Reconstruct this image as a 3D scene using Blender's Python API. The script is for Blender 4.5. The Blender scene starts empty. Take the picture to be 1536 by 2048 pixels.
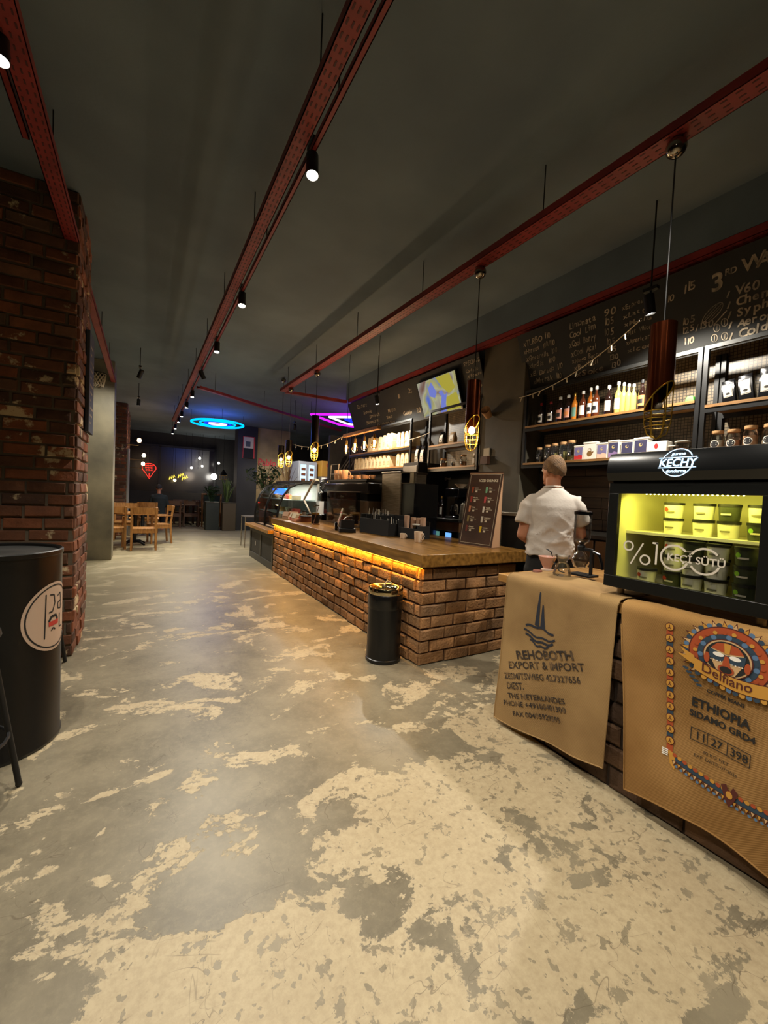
import bpy, bmesh, math, random
from mathutils import Vector, Matrix, noise
R = math.radians
PI = math.pi
scene = bpy.context.scene
col = scene.collection

# ------------------------------------------------------------------ camera, world, exposure
cam_d = bpy.data.cameras.new('camera'); cam = bpy.data.objects.new('camera', cam_d); col.objects.link(cam)
YAW, PITCH, ROLL = R(30.4), R(-2.1), R(2.6)
fw = Vector((math.sin(YAW)*math.cos(PITCH), math.cos(YAW)*math.cos(PITCH), math.sin(PITCH)))
rt = Vector((math.cos(YAW), -math.sin(YAW), 0)); up = rt.cross(fw)
r2 = rt*math.cos(ROLL)+up*math.sin(ROLL); u2 = -rt*math.sin(ROLL)+up*math.cos(ROLL)
m = Matrix((r2, u2, -fw)).transposed().to_4x4(); m.translation = Vector((0, 0, 1.45))
cam.matrix_world = m
cam_d.sensor_fit = 'VERTICAL'; cam_d.sensor_height = 32; cam_d.sensor_width = 24
cam_d.lens = 820/2048*32; cam_d.clip_start = .05; cam_d.clip_end = 100
scene.camera = cam
w = bpy.data.worlds.new('world'); scene.world = w; w.use_nodes = True
w.node_tree.nodes['Background'].inputs[0].default_value = (.82, .9, 1, 1)
w.node_tree.nodes['Background'].inputs[1].default_value = .045
scene.view_settings.view_transform = 'Standard'; scene.view_settings.look = 'None'
scene.view_settings.gamma = 1; scene.view_settings.use_curve_mapping = False
scene.view_settings.exposure = .0
scene.cycles.max_bounces = 8; scene.cycles.transparent_max_bounces = 24
scene.cycles.sample_clamp_indirect = 4; scene.cycles.caustics_reflective = False; scene.cycles.caustics_refractive = False
WARM = (1, .83, .60); NEUT = (1, .93, .80)

# ------------------------------------------------------------------ material helpers
MATS = {}
def srgb(r, g, b):
    f = lambda c: (c/255/12.92) if c/255 <= .04045 else ((c/255+.055)/1.055)**2.4
    return (f(r), f(g), f(b), 1)
def c4(c): return c if len(c) == 4 else (*c, 1)
def mat(name, c, rough=.5, metal=0, c2=None, scale=8, bump=0, bscale=40, emit=0, spec=.5, stretch=None, coat=0, detail=4, lo=.35, hi=.65):
    if name in MATS: return MATS[name]
    M = bpy.data.materials.new(name); M.use_nodes = True; MATS[name] = M
    nt = M.node_tree; b = nt.nodes['Principled BSDF']
    b.inputs['Base Color'].default_value = c4(c); b.inputs['Roughness'].default_value = rough
    b.inputs['Metallic'].default_value = metal; b.inputs['Specular IOR Level'].default_value = spec
    b.inputs['Coat Weight'].default_value = coat
    if emit:
        b.inputs['Emission Color'].default_value = c4(c); b.inputs['Emission Strength'].default_value = emit
    tc = nt.nodes.new('ShaderNodeTexCoord'); mp = nt.nodes.new('ShaderNodeMapping')
    nt.links.new(tc.outputs['Object'], mp.inputs[0])
    if stretch: mp.inputs['Scale'].default_value = stretch
    if c2:
        n = nt.nodes.new('ShaderNodeTexNoise'); n.inputs['Scale'].default_value = scale; n.inputs['Detail'].default_value = detail
        nt.links.new(mp.outputs[0], n.inputs['Vector'])
        r = nt.nodes.new('ShaderNodeValToRGB'); r.color_ramp.elements[0].position = lo; r.color_ramp.elements[1].position = hi
        r.color_ramp.elements[0].color = c4(c); r.color_ramp.elements[1].color = c4(c2)
        nt.links.new(n.outputs[0], r.inputs[0]); nt.links.new(r.outputs[0], b.inputs['Base Color'])
    if bump:
        n = nt.nodes.new('ShaderNodeTexNoise'); n.inputs['Scale'].default_value = bscale; n.inputs['Detail'].default_value = 5
        nt.links.new(mp.outputs[0], n.inputs['Vector'])
        bp = nt.nodes.new('ShaderNodeBump'); bp.inputs['Strength'].default_value = bump; bp.inputs['Distance'].default_value = .01
        nt.links.new(n.outputs[0], bp.inputs['Height']); nt.links.new(bp.outputs[0], b.inputs['Normal'])
    return M
def glass(name, tint=(1, 1, 1), refl=.12):
    if name in MATS: return MATS[name]
    M = bpy.data.materials.new(name); M.use_nodes = True; MATS[name] = M
    nt = M.node_tree; nt.nodes.clear()
    o = nt.nodes.new('ShaderNodeOutputMaterial'); mx = nt.nodes.new('ShaderNodeMixShader')
    t = nt.nodes.new('ShaderNodeBsdfTransparent'); t.inputs[0].default_value = c4(tint)
    g = nt.nodes.new('ShaderNodeBsdfGlossy'); g.inputs['Roughness'].default_value = .03
    l = nt.nodes.new('ShaderNodeLayerWeight'); l.inputs[0].default_value = .25
    a = nt.nodes.new('ShaderNodeMath'); a.operation = 'MULTIPLY_ADD'; a.inputs[1].default_value = .7; a.inputs[2].default_value = refl*.4
    nt.links.new(l.outputs['Fresnel'], a.inputs[0]); nt.links.new(a.outputs[0], mx.inputs[0])
    nt.links.new(t.outputs[0], mx.inputs[1]); nt.links.new(g.outputs[0], mx.inputs[2]); nt.links.new(mx.outputs[0], o.inputs[0])
    return M
def emis(name, c, s):
    if name in MATS: return MATS[name]
    M = bpy.data.materials.new(name); M.use_nodes = True; MATS[name] = M
    nt = M.node_tree; nt.nodes.clear()
    o = nt.nodes.new('ShaderNodeOutputMaterial'); e = nt.nodes.new('ShaderNodeEmission')
    e.inputs[0].default_value = c4(c); e.inputs[1].default_value = s; nt.links.new(e.outputs[0], o.inputs[0])
    return M
def brickmat(name, stops, rough=.8, bump=.5, pale=None, bscale=30, palelo=.62):
    M = bpy.data.materials.new(name); M.use_nodes = True; MATS[name] = M
    nt = M.node_tree; b = nt.nodes['Principled BSDF']; b.inputs['Roughness'].default_value = rough
    at = nt.nodes.new('ShaderNodeAttribute'); at.attribute_name = 'tint'
    r = nt.nodes.new('ShaderNodeValToRGB'); els = r.color_ramp.elements
    for i, (p, c) in enumerate(stops):
        e = els[i] if i < 2 else els.new(p)
        e.position = p; e.color = c4(c)
    nt.links.new(at.outputs['Fac'], r.inputs[0])
    tc = nt.nodes.new('ShaderNodeTexCoord'); n = nt.nodes.new('ShaderNodeTexNoise'); n.inputs['Scale'].default_value = 9; n.inputs['Detail'].default_value = 6
    nt.links.new(tc.outputs['Object'], n.inputs['Vector'])
    mul = nt.nodes.new('ShaderNodeMix'); mul.data_type = 'RGBA'; mul.blend_type = 'MULTIPLY'; mul.inputs['Factor'].default_value = .7
    rr = nt.nodes.new('ShaderNodeValToRGB'); rr.color_ramp.elements[0].position = .3; rr.color_ramp.elements[1].position = .75
    rr.color_ramp.elements[0].color = (.45, .42, .4, 1); rr.color_ramp.elements[1].color = (1.2, 1.15, 1.1, 1)
    nt.links.new(n.outputs[0], rr.inputs[0]); nt.links.new(r.outputs[0], mul.inputs['A']); nt.links.new(rr.outputs[0], mul.inputs['B'])
    last = mul.outputs['Result']
    if pale:
        n2 = nt.nodes.new('ShaderNodeTexNoise'); n2.inputs['Scale'].default_value = 3.7; n2.inputs['Detail'].default_value = 8; n2.inputs['Roughness'].default_value = .65
        nt.links.new(tc.outputs['Object'], n2.inputs['Vector'])
        r3 = nt.nodes.new('ShaderNodeValToRGB'); r3.color_ramp.elements[0].position = palelo; r3.color_ramp.elements[1].position = palelo+.04
        nt.links.new(n2.outputs[0], r3.inputs[0])
        m3 = nt.nodes.new('ShaderNodeMix'); m3.data_type = 'RGBA'; nt.links.new(r3.outputs[0], m3.inputs['Factor'])
        nt.links.new(last, m3.inputs['A']); m3.inputs['B'].default_value = c4(pale); last = m3.outputs['Result']
    nt.links.new(last, b.inputs['Base Color'])
    n3 = nt.nodes.new('ShaderNodeTexNoise'); n3.inputs['Scale'].default_value = bscale; n3.inputs['Detail'].default_value = 6
    nt.links.new(tc.outputs['Object'], n3.inputs['Vector'])
    bp = nt.nodes.new('ShaderNodeBump'); bp.inputs['Strength'].default_value = bump; bp.inputs['Distance'].default_value = .012
    nt.links.new(n3.outputs[0], bp.inputs['Height']); nt.links.new(bp.outputs[0], b.inputs['Normal'])
    return M

# ------------------------------------------------------------------ mesh helpers
class MB:
    def __init__(s): s.bm = bmesh.new(); s.tl = s.bm.loops.layers.float_color.new('tint')
    def _m(s, fs, m, smooth=True):
        for f in fs: f.material_index = m; f.smooth = smooth
    def face(s, pts, m=0, smooth=False):
        vs = [s.bm.verts.new(p) for p in pts]
        f = s.bm.faces.new(vs); f.material_index = m; f.smooth = smooth; return f
    def box(s, x0, x1, y0, y1, z0, z1, m=0, rot=None, piv=None):
        P = [Vector((x, y, z)) for z in (z0, z1) for y in (y0, y1) for x in (x0, x1)]
        if rot is not None:
            pv = Vector(piv) if piv else Vector(((x0+x1)/2, (y0+y1)/2, (z0+z1)/2))
            P = [pv+rot@(p-pv) for p in P]
        v = [s.bm.verts.new(p) for p in P]
        for q in ((0, 2, 3, 1), (4, 5, 7, 6), (0, 1, 5, 4), (2, 6, 7, 3), (0, 4, 6, 2), (1, 3, 7, 5)):
            f = s.bm.faces.new([v[i] for i in q]); f.material_index = m; f.smooth = False
        return s
    def lathe(s, prof, seg=24, c=(0, 0, 0), ax=None, m=0, sx=1, sy=1):
        c = Vector(c); rings = []
        M3 = ax.to_matrix() if ax is not None and not isinstance(ax, Matrix) else ax
        for r, z in prof:
            if r < 1e-6:
                p = Vector((0, 0, z)); p = M3@p if M3 else p
                rings.append([s.bm.verts.new(c+p)])
            else:
                ring = []
                for i in range(seg):
                    a = 2*PI*i/seg; p = Vector((r*math.cos(a)*sx, r*math.sin(a)*sy, z)); p = M3@p if M3 else p
                    ring.append(s.bm.verts.new(c+p))
                rings.append(ring)
        for A, B in zip(rings, rings[1:]):
            if len(A) == 1 and len(B) == 1: continue
            for i in range(seg):
                j = (i+1) % seg
                if len(A) == 1: q = [A[0], B[j], B[i]]
                elif len(B) == 1: q = [A[i], A[j], B[0]]
                else: q = [A[i], A[j], B[j], B[i]]
                f = s.bm.faces.new(q); f.material_index = m; f.smooth = True
        return s
    def cyl(s, p0, p1, r0, r1=None, seg=16, m=0):
        p0 = Vector(p0); p1 = Vector(p1); d = p1-p0; r1 = r0 if r1 is None else r1
        M3 = d.to_track_quat('Z', 'Y').to_matrix()
        return s.lathe([(0, 0), (r0, 0), (r1, d.length), (0, d.length)], seg, p0, M3, m)
    def sph(s, c, r, seg=16, m=0, sx=1, sy=1, sz=1):
        n = max(6, seg//2)
        return s.lathe([(r*math.sin(PI*i/n), -r*sz*math.cos(PI*i/n)) for i in range(n+1)], seg, c, None, m, sx, sy)
    def tube(s, pts, r, seg=8, m=0, closed=False):
        pts = [Vector(p) for p in pts]; n = len(pts); rings = []
        rs = r if isinstance(r, (list, tuple)) else [r]*n
        prev = None
        for i, p in enumerate(pts):
            if closed: t = pts[(i+1) % n]-pts[i-1]
            else: t = pts[min(i+1, n-1)]-pts[max(i-1, 0)]
            t.normalize()
            if prev is None:
                a = Vector((0, 0, 1)) if abs(t.z) < .9 else Vector((1, 0, 0))
                u = t.cross(a).normalized()
            else:
                u = (prev-t*prev.dot(t))
                u = u.normalized() if u.length > 1e-6 else prev
            prev = u; v = t.cross(u)
            rings.append([s.bm.verts.new(p+(u*math.cos(2*PI*k/seg)+v*math.sin(2*PI*k/seg))*rs[i]) for k in range(seg)])
        R_ = rings+[rings[0]] if closed else rings
        for A, B in zip(R_, R_[1:]):
            for k in range(seg):
                f = s.bm.faces.new([A[k], A[(k+1) % seg], B[(k+1) % seg], B[k]]); f.material_index = m; f.smooth = True
        if not closed:
            for ring, rev in ((rings[0], 1), (rings[-1], 0)):
                f = s.bm.faces.new(ring[::-1] if rev else ring); f.material_index = m
        return s
    def loft(s, rings, m=0, cap=True):
        # rings: lists of points with equal count
        V = [[s.bm.verts.new(p) for p in r] for r in rings]; n = len(V[0])
        for A, B in zip(V, V[1:]):
            for k in range(n):
                f = s.bm.faces.new([A[k], A[(k+1) % n], B[(k+1) % n], B[k]]); f.material_index = m; f.smooth = True
        if cap:
            s.bm.faces.new(V[0][::-1]).material_index = m; s.bm.faces.new(V[-1]).material_index = m
        return s
    def prism(s, outline, O, U, V, N, t, m=0):
        O, U, V, N = Vector(O), Vector(U), Vector(V), Vector(N)
        a = [s.bm.verts.new(O+U*x+V*y) for x, y in outline]; b = [s.bm.verts.new(O+U*x+V*y+N*t) for x, y in outline]
        n = len(a)
        for f in ([a[::-1], b] + [[a[i], a[(i+1) % n], b[(i+1) % n], b[i]] for i in range(n)]):
            ff = s.bm.faces.new(f); ff.material_index = m
        return s
    def grid(s, f, nu, nv, m=0, smooth=True):
        V = [[s.bm.verts.new(f(i/nu, j/nv)) for j in range(nv+1)] for i in range(nu+1)]
        for i in range(nu):
            for j in range(nv):
                q = s.bm.faces.new([V[i][j], V[i+1][j], V[i+1][j+1], V[i][j+1]]); q.material_index = m; q.smooth = smooth
        return V
    def text(s, txt, size, fmap, m=0, align='LEFT', bold=0, rot=0, off=(0, 0), sub=None, sx=1, shear=0):
        cu = bpy.data.curves.new('t', 'FONT'); cu.body = txt; cu.size = size; cu.align_x = align; cu.offset = bold; cu.resolution_u = 3; cu.shear = shear
        ob = bpy.data.objects.new('t', cu); me = ob.to_mesh()
        vs = []; b2 = bmesh.new(); b2.from_mesh(me)
        ca, sa = math.cos(rot), math.sin(rot)
        for v in b2.verts: 
            x, y = v.co.x*sx, v.co.y; v.co = Vector((x*ca-y*sa+off[0], x*sa+y*ca+off[1], 0))
        if sub: subdiv(b2, sub)
        s.add(b2, fmap, m); ob.to_mesh_clear(); bpy.data.objects.remove(ob); bpy.data.curves.remove(cu)
        return s
    def add(s, b2, fmap, m=0):
        b2.verts.ensure_lookup_table(); b2.verts.index_update()
        vs = [s.bm.verts.new(fmap(v.co.x, v.co.y)) for v in b2.verts]
        for f in b2.faces:
            try:
                q = s.bm.faces.new([vs[v.index] for v in f.verts]); q.material_index = m
            except ValueError: pass
        b2.free()
    def shape(s, pts, fmap, m=0, sub=None):   # flat polygon mapped on a surface
        b2 = bmesh.new(); vs = [b2.verts.new((x, y, 0)) for x, y in pts]; b2.faces.new(vs)
        bmesh.ops.triangulate(b2, faces=b2.faces[:])
        if sub: subdiv(b2, sub)
        s.add(b2, fmap, m); return s
    def build(s, name, mats, parent=None, bev=0, ang=38, loc=None, weld=False):
        me = bpy.data.meshes.new(name)
        if weld: bmesh.ops.remove_doubles(s.bm, verts=s.bm.verts[:], dist=1e-5)
        s.bm.to_mesh(me); s.bm.free()
        for M in (mats if isinstance(mats, (list, tuple)) else [mats]): me.materials.append(M)
        me.set_sharp_from_angle(angle=R(ang))
        o = bpy.data.objects.new(name, me); col.objects.link(o)
        if parent: o.parent = parent
        if loc: o.location = loc
        if bev:
            b = o.modifiers.new('bevel', 'BEVEL'); b.width = bev; b.segments = 2; b.limit_method = 'ANGLE'; b.angle_limit = R(40)
        return o
def subdiv(b2, L):
    for _ in range(5):
        es = [e for e in b2.edges if e.calc_length() > L]
        if not es: break
        bmesh.ops.subdivide_edges(b2, edges=es, cuts=1)
        bmesh.ops.triangulate(b2, faces=[f for f in b2.faces if len(f.verts) > 3])
def circ(cx, cy, r, n=24, ry=None, a0=0):
    ry = ry or r
    return [(cx+r*math.cos(a0+2*PI*i/n), cy+ry*math.sin(a0+2*PI*i/n)) for i in range(n)]
def ringpts(cx, cy, r0, r1, n=32):  # annulus as quads list
    return [[(cx+a*math.cos(t), cy+a*math.sin(t)) for a, t in ((r0, 2*PI*i/n), (r1, 2*PI*i/n), (r1, 2*PI*(i+1)/n), (r0, 2*PI*(i+1)/n))] for i in range(n)]
def stroke(pts, wd):  # polyline as quads
    out = []
    for (x0, y0), (x1, y1) in zip(pts, pts[1:]):
        dx, dy = x1-x0, y1-y0; L = math.hypot(dx, dy) or 1; nx, ny = -dy/L*wd/2, dx/L*wd/2
        out.append([(x0+nx, y0+ny), (x0-nx, y0-ny), (x1-nx, y1-ny), (x1+nx, y1+ny)])
    return out
def tag(o, label=None, cat=None, group=None, kind=None):
    if label: o['label'] = label
    if cat: o['category'] = cat
    if group: o['group'] = group
    if kind: o['kind'] = kind
    return o
def empty(name, loc, rz=0, label=None, cat=None, group=None):
    o = bpy.data.objects.new(name, None); col.objects.link(o); o.location = loc; o.rotation_euler.z = rz
    o.empty_display_size = .1
    return tag(o, label, cat, group)
def kids(o): return [c for c in list(bpy.data.objects) if c.parent == o]
def copy_tree(o, loc=None, rz=None, label=None, parent=None, group=None, scale=None):
    c = o.copy(); col.objects.link(c); c.parent = parent
    if loc is not None: c.location = loc
    if rz is not None: c.rotation_euler.z = rz
    if scale: c.scale = scale
    if label: c['label'] = label
    if group: c['group'] = group
    for ch in CH.get(o.name, []) or kids(o): copy_tree(ch, parent=c)
    return c
CH = {}
def struct(o, label=None): return tag(o, label, kind='structure')
def lamp(kind, name, loc, power, color=WARM, size=.05, parent=None, **k):
    d = bpy.data.lights.new(name, kind); d.energy = power; d.color = color
    if kind == 'AREA': d.size = size
    else: d.shadow_soft_size = size
    o = bpy.data.objects.new(name, d); col.objects.link(o); o.location = loc
    if parent: o.parent = parent
    for a, b in k.items(): setattr(d, a, b)
    return o
ORD = ['leftmost', 'second from the left', 'third from the left', 'fourth from the left', 'fifth from the left', 'sixth from the left',
       'seventh from the left', 'eighth from the left', 'ninth from the left', 'tenth from the left', 'eleventh from the left', 'twelfth from the left', 'thirteenth from the left']

# ------------------------------------------------------------------ materials
black_metal = mat('black_metal', srgb(30, 30, 31), .45, .3)
dark_steel = mat('dark_steel', srgb(48, 48, 47), .5, .6)
black_gloss = mat('black_gloss', srgb(14, 14, 16), .15, coat=.5)
black_matte = mat('black_matte', srgb(22, 21, 20), .8)
steel = mat('brushed_steel', srgb(168, 158, 140), .42, .7, c2=srgb(138, 130, 114), scale=6, stretch=(1, 1, 12))
red_steel = mat('red_painted_steel', srgb(142, 46, 42), .5, c2=srgb(118, 36, 33), scale=5)
white_plastic = mat('white_plastic', srgb(225, 220, 208), .4)
ceramic = mat('cream_ceramic', srgb(228, 205, 178), .25)
oak = mat('oak_wood', srgb(176, 125, 66), .45, c2=srgb(138, 92, 44), scale=5, stretch=(8, 8, 1), bump=.1)
slabwood = mat('counter_wood', srgb(150, 108, 52), .28, c2=srgb(104, 72, 32), scale=3, stretch=(9, 1, 9), detail=8)
slabwood_x = mat('ledge_wood', srgb(176, 132, 74), .4, c2=srgb(140, 98, 50), scale=3, stretch=(9, 1, 9))
shelfwood = mat('shelf_wood', srgb(168, 124, 72), .5, c2=srgb(130, 92, 50), scale=4, stretch=(9, 1, 9))
chalk = mat('chalk', srgb(178, 162, 138), .9, c2=srgb(98, 90, 78), scale=14)
board_m = mat('chalkboard', srgb(27, 27, 25), .75, c2=srgb(36, 36, 34), scale=2.5)
clear = glass('clear_glass', (.93, .94, .93), .30)
clear_dark = glass('smoked_glass', (.55, .55, .5), .2)
bulb_m = emis('bulb_glow', (1, .68, .36), 26)
lens_m = emis('spot_lens', (1, .93, .78), 60)
paper_m = mat('paper', srgb(210, 196, 168), .8)
copper = mat('copper', srgb(150, 74, 40), .2, .95, c2=srgb(92, 44, 26), scale=2)
label_w = mat('white_label', srgb(235, 230, 220), .6)
ink = mat('black_ink', srgb(30, 28, 26), .8)

def plaster(name, a, b_, rough=.7, scale=1.6):
    return mat(name, a, rough, c2=b_, scale=scale, detail=9, bump=.15, bscale=12)

# ------------------------------------------------------------------ floor material
def floor_mat():
    M = bpy.data.materials.new('worn_concrete'); M.use_nodes = True; nt = M.node_tree; b = nt.nodes['Principled BSDF']
    N = nt.nodes.new; L = nt.links.new
    tc = N('ShaderNodeTexCoord'); P = tc.outputs['Object']
    def ns(scale, detail, rough=.6, dist=0, off=(0, 0, 0), sc=(1, 1, 1)):
        mp = N('ShaderNodeMapping'); mp.inputs['Location'].default_value = off; mp.inputs['Scale'].default_value = sc; L(P, mp.inputs[0])
        n = N('ShaderNodeTexNoise'); n.inputs['Scale'].default_value = scale; n.inputs['Detail'].default_value = detail
        n.inputs['Roughness'].default_value = rough; n.inputs['Distortion'].default_value = dist; L(mp.outputs[0], n.inputs['Vector']); return n.outputs[0]
    def mth(op, a, b2=None, c=None):
        q = N('ShaderNodeMath'); q.operation = op
        for i, v in enumerate((a, b2, c)):
            if v is None: continue
            if isinstance(v, (int, float)): q.inputs[i].default_value = v
            else: L(v, q.inputs[i])
        return q.outputs[0]
    def ramp(v, p0, p1):
        r = N('ShaderNodeMapRange'); r.inputs['From Min'].default_value = p0; r.inputs['From Max'].default_value = p1; L(v, r.inputs['Value']); return r.outputs[0]
    def mix(f, a, b2, bt='MIX'):
        q = N('ShaderNodeMix'); q.data_type = 'RGBA'; q.blend_type = bt; 
        if isinstance(f, (int, float)): q.inputs['Factor'].default_value = f
        else: L(f, q.inputs['Factor'])
        for k, v in (('A', a), ('B', b2)):
            if isinstance(v, tuple): q.inputs[k].default_value = v
            else: L(v, q.inputs[k])
        return q.outputs['Result']
    sp = N('ShaderNodeSeparateXYZ'); L(P, sp.inputs[0])
    # the grey skim coat survives along the aisle; it is worn away near the bar front and the entrance
    along = ramp(mth('SUBTRACT', sp.outputs[1], mth('MULTIPLY', sp.outputs[0], .42)), .75, 1.75)
    big = ns(1.9, 9, .62, .6, (3.4, 1.2, 0), (1, 1.5, 1))
    fine = ns(6, 8, .68, .3, (1, 7, 0))
    v = mth('ADD', mth('MULTIPLY', big, 1.0), mth('MULTIPLY', fine, .42))
    v = mth('ADD', v, mth('MULTIPLY', along, .145))
    v = mth('ADD', v, mth('MULTIPLY_ADD', ns(24, 6, .7, .2, (2, 2, 0)), .20, -.10))
    coat = ramp(v, .785, .80)
    speck = mth('MAXIMUM', ramp(ns(24, 3, .5, .1, (5, 5, 0)), .615, .63), ramp(ns(9, 6, .65, .2, (15, 5, 0)), .60, .61))
    coat = mth('MAXIMUM', coat, mth('MULTIPLY', speck, .75))
    cl = ns(3.2, 2, .5, .6, (0, 0, 2), (1, 2.2, 1)); line = ramp(mth('ABSOLUTE', mth('SUBTRACT', cl, .5)), .005, .002)
    cl2 = ns(2.3, 3, .5, 1.2, (7, 3, 2), (2.4, 1, 1)); line2 = ramp(mth('ABSOLUTE', mth('SUBTRACT', cl2, .48)), .0035, .0015)
    scr = mth('MULTIPLY', mth('MAXIMUM', line, line2), ramp(ns(5, 3, .5, 0, (4, 4, 4)), .5, .6))
    beige = mix(ns(3, 8), srgb(190, 174, 142), srgb(162, 145, 114))
    beige = mix(mth('MULTIPLY', ramp(ns(34, 8, .75), .42, .68), .5), beige, srgb(140, 122, 94))
    grey = mix(ramp(ns(2.6, 9, .68, .2, (9, 0, 0)), .35, .65), srgb(132, 122, 101), srgb(102, 94, 77))
    grey = mix(mth('MULTIPLY', ramp(ns(30, 7, .75, 0, (4, 0, 0)), .48, .7), .35), grey, srgb(150, 140, 114))
    c = mix(coat, beige, grey)
    c = mix(mth('MULTIPLY', scr, .55), c, srgb(84, 72, 56))
    far = ramp(sp.outputs[1], 5, 7.5)
    c = mix(mth('MULTIPLY', far, .7), c, mix(ns(1.5, 8), srgb(180, 168, 132), srgb(150, 140, 112)))
    L(c, b.inputs['Base Color'])
    rg = mth('MULTIPLY_ADD', coat, -.12, .52); L(rg, b.inputs['Roughness'])
    bp = N('ShaderNodeBump'); bp.inputs['Strength'].default_value = .25; bp.inputs['Distance'].default_value = .006
    L(mth('MULTIPLY_ADD', coat, .6, mth('MULTIPLY', ns(30, 6), .3)), bp.inputs['Height']); L(bp.outputs[0], b.inputs['Normal'])
    return M

# ================================================================== SETTING
mb = MB(); mb.face([(-4, -4, 0), (8, -4, 0), (8, 20.2, 0), (-4, 20.2, 0)]); struct(mb.build('floor', floor_mat()))
ceil_m = mat('dark_ceiling_paint', srgb(108, 122, 132), .85, c2=srgb(94, 107, 117), scale=1.2, bump=.1)
mb = MB(); mb.box(-4, 8, -4, 20.2, 3.78, 3.9); struct(mb.build('ceiling', ceil_m))
wall_dark = plaster('dark_wall_plaster', srgb(52, 50, 46), srgb(40, 38, 35))
wall_grey = plaster('grey_wall_plaster', srgb(120, 112, 96), srgb(96, 90, 76))
blue_wall = plaster('navy_wall', srgb(20, 28, 62), srgb(16, 20, 46))
def wallbox(name, x0, x1, y0, y1, z0=0, z1=3.78, M=wall_dark): mb = MB(); mb.box(x0, x1, y0, y1, z0, z1); return struct(mb.build(name, M))
wallbox('wall_left', -4.12, -4, -4, 20.2)
wallbox('wall_front', -4, 8, -4.12, -4, M=wall_grey)
wallbox('wall_right', 4.06, 4.2, -4, 7.95)
wallbox('wall_far_right', 8, 8.12, -4, 20.2)
wallbox('wall_back', -4, 8, 20.2, 20.3)
mural_m = plaster('mural_plaster', srgb(92, 90, 84), srgb(70, 68, 64))
wallbox('wall_mural', 3.95, 6.2, 9.5, 9.62, 0, 2.92, mural_m)
beige_m = plaster('beige_concrete', srgb(176, 150, 104), srgb(140, 120, 84))
wallbox('wall_beige', 3.56, 4.78, 15.5, 15.9, 0, 3.78, beige_m)
wallbox('wall_pillar', 2.86, 3.55, 15.4, 16, 0, 3.78, wall_dark)
# far low wall, window with night glass
wallbox('wall_parapet', -4, 2.9, 19.5, 19.7, 0, 1.25, wall_dark)
fr = MB()
for x in (-3.9, -1.7, .55, 2.75): fr.box(x-.04, x+.04, 19.98, 20.1, 1.1, 3.2)
for z in (1.12, 3.2): fr.box(-3.94, 2.79, 19.98, 20.1, z-.04, z+.04)
fo = struct(fr.build('window_1', black_metal))
pn = MB(); pn.box(-3.9, 2.75, 20.03, 20.05, 1.14, 3.18); pn.build('pane', mat('night_glass', (.012, .010, .012), .22), fo)

# ---- bricks
def bricks(mb, O, U, N, W, H, bl, bh, gap, dep, seed=1, jit=.003, cham=.006, m=0):
    rnd = random.Random(seed); O, U, N = Vector(O), Vector(U), Vector(N); Z = Vector((0, 0, 1))
    rows = int(round(H/bh)); bh = H/rows
    for r in range(rows):
        x = -(bl*.5 if r % 2 else 0)*1.0
        while x < W-.01:
            L_ = bl*rnd.uniform(.9, 1.1)
            a, b_ = max(0, x)+gap/2*(x > 0), min(W, x+L_)-gap/2*(x+L_ < W)
            x += L_
            if b_-a < .03: continue
            z0, z1 = r*bh+gap/2, (r+1)*bh-gap/2
            j = lambda s=1: rnd.uniform(-jit, jit)*s
            d = dep+j(2.2); t = rnd.random()
            pts = []
            for (u, z) in ((a, z0), (b_, z0), (b_, z1), (a, z1)): pts.append((u, z))
            c0 = [mb.bm.verts.new(O+U*u+Z*z-N*.01) for u, z in pts]
            jj = [(j(), j()) for _ in range(4)]
            c1 = [mb.bm.verts.new(O+U*(u+q[0])+Z*(z+q[1])+N*(d-cham)) for (u, z), q in zip(pts, jj)]
            cu, cz = (a+b_)/2, (z0+z1)/2
            c2 = [mb.bm.verts.new(O+U*(u+q[0]+(cham if u < cu else -cham))+Z*(z+q[1]+(cham if z < cz else -cham))+N*(d+j())) for (u, z), q in zip(pts, jj)]
            for A, B in ((c0, c1), (c1, c2)):
                for k in range(4):
                    f = mb.bm.faces.new([A[k], A[(k+1) % 4], B[(k+1) % 4], B[k]]); f.material_index = m
                    for l in f.loops: l[mb.tl] = (t, t, t, 1)
            f = mb.bm.faces.new(c2); f.material_index = m
            for l in f.loops: l[mb.tl] = (t, t, t, 1)
red_brick = brickmat('old_red_brick', [(0, srgb(82, 58, 44)), (.5, srgb(122, 76, 50)), (.8, srgb(146, 86, 54)), (1, srgb(100, 80, 64))], .85, .6, srgb(200, 178, 140), 26, .585)
bar_brick = brickmat('bar_stone_brick', [(0, srgb(146, 106, 66)), (.5, srgb(168, 122, 76)), (1, srgb(130, 98, 66))], .8, .9, None, 45)
mortar = mat('grey_mortar', srgb(104, 92, 76), .95, bump=.3)
darkmortar = mat('dark_mortar', srgb(52, 22, 14), .95)

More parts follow.
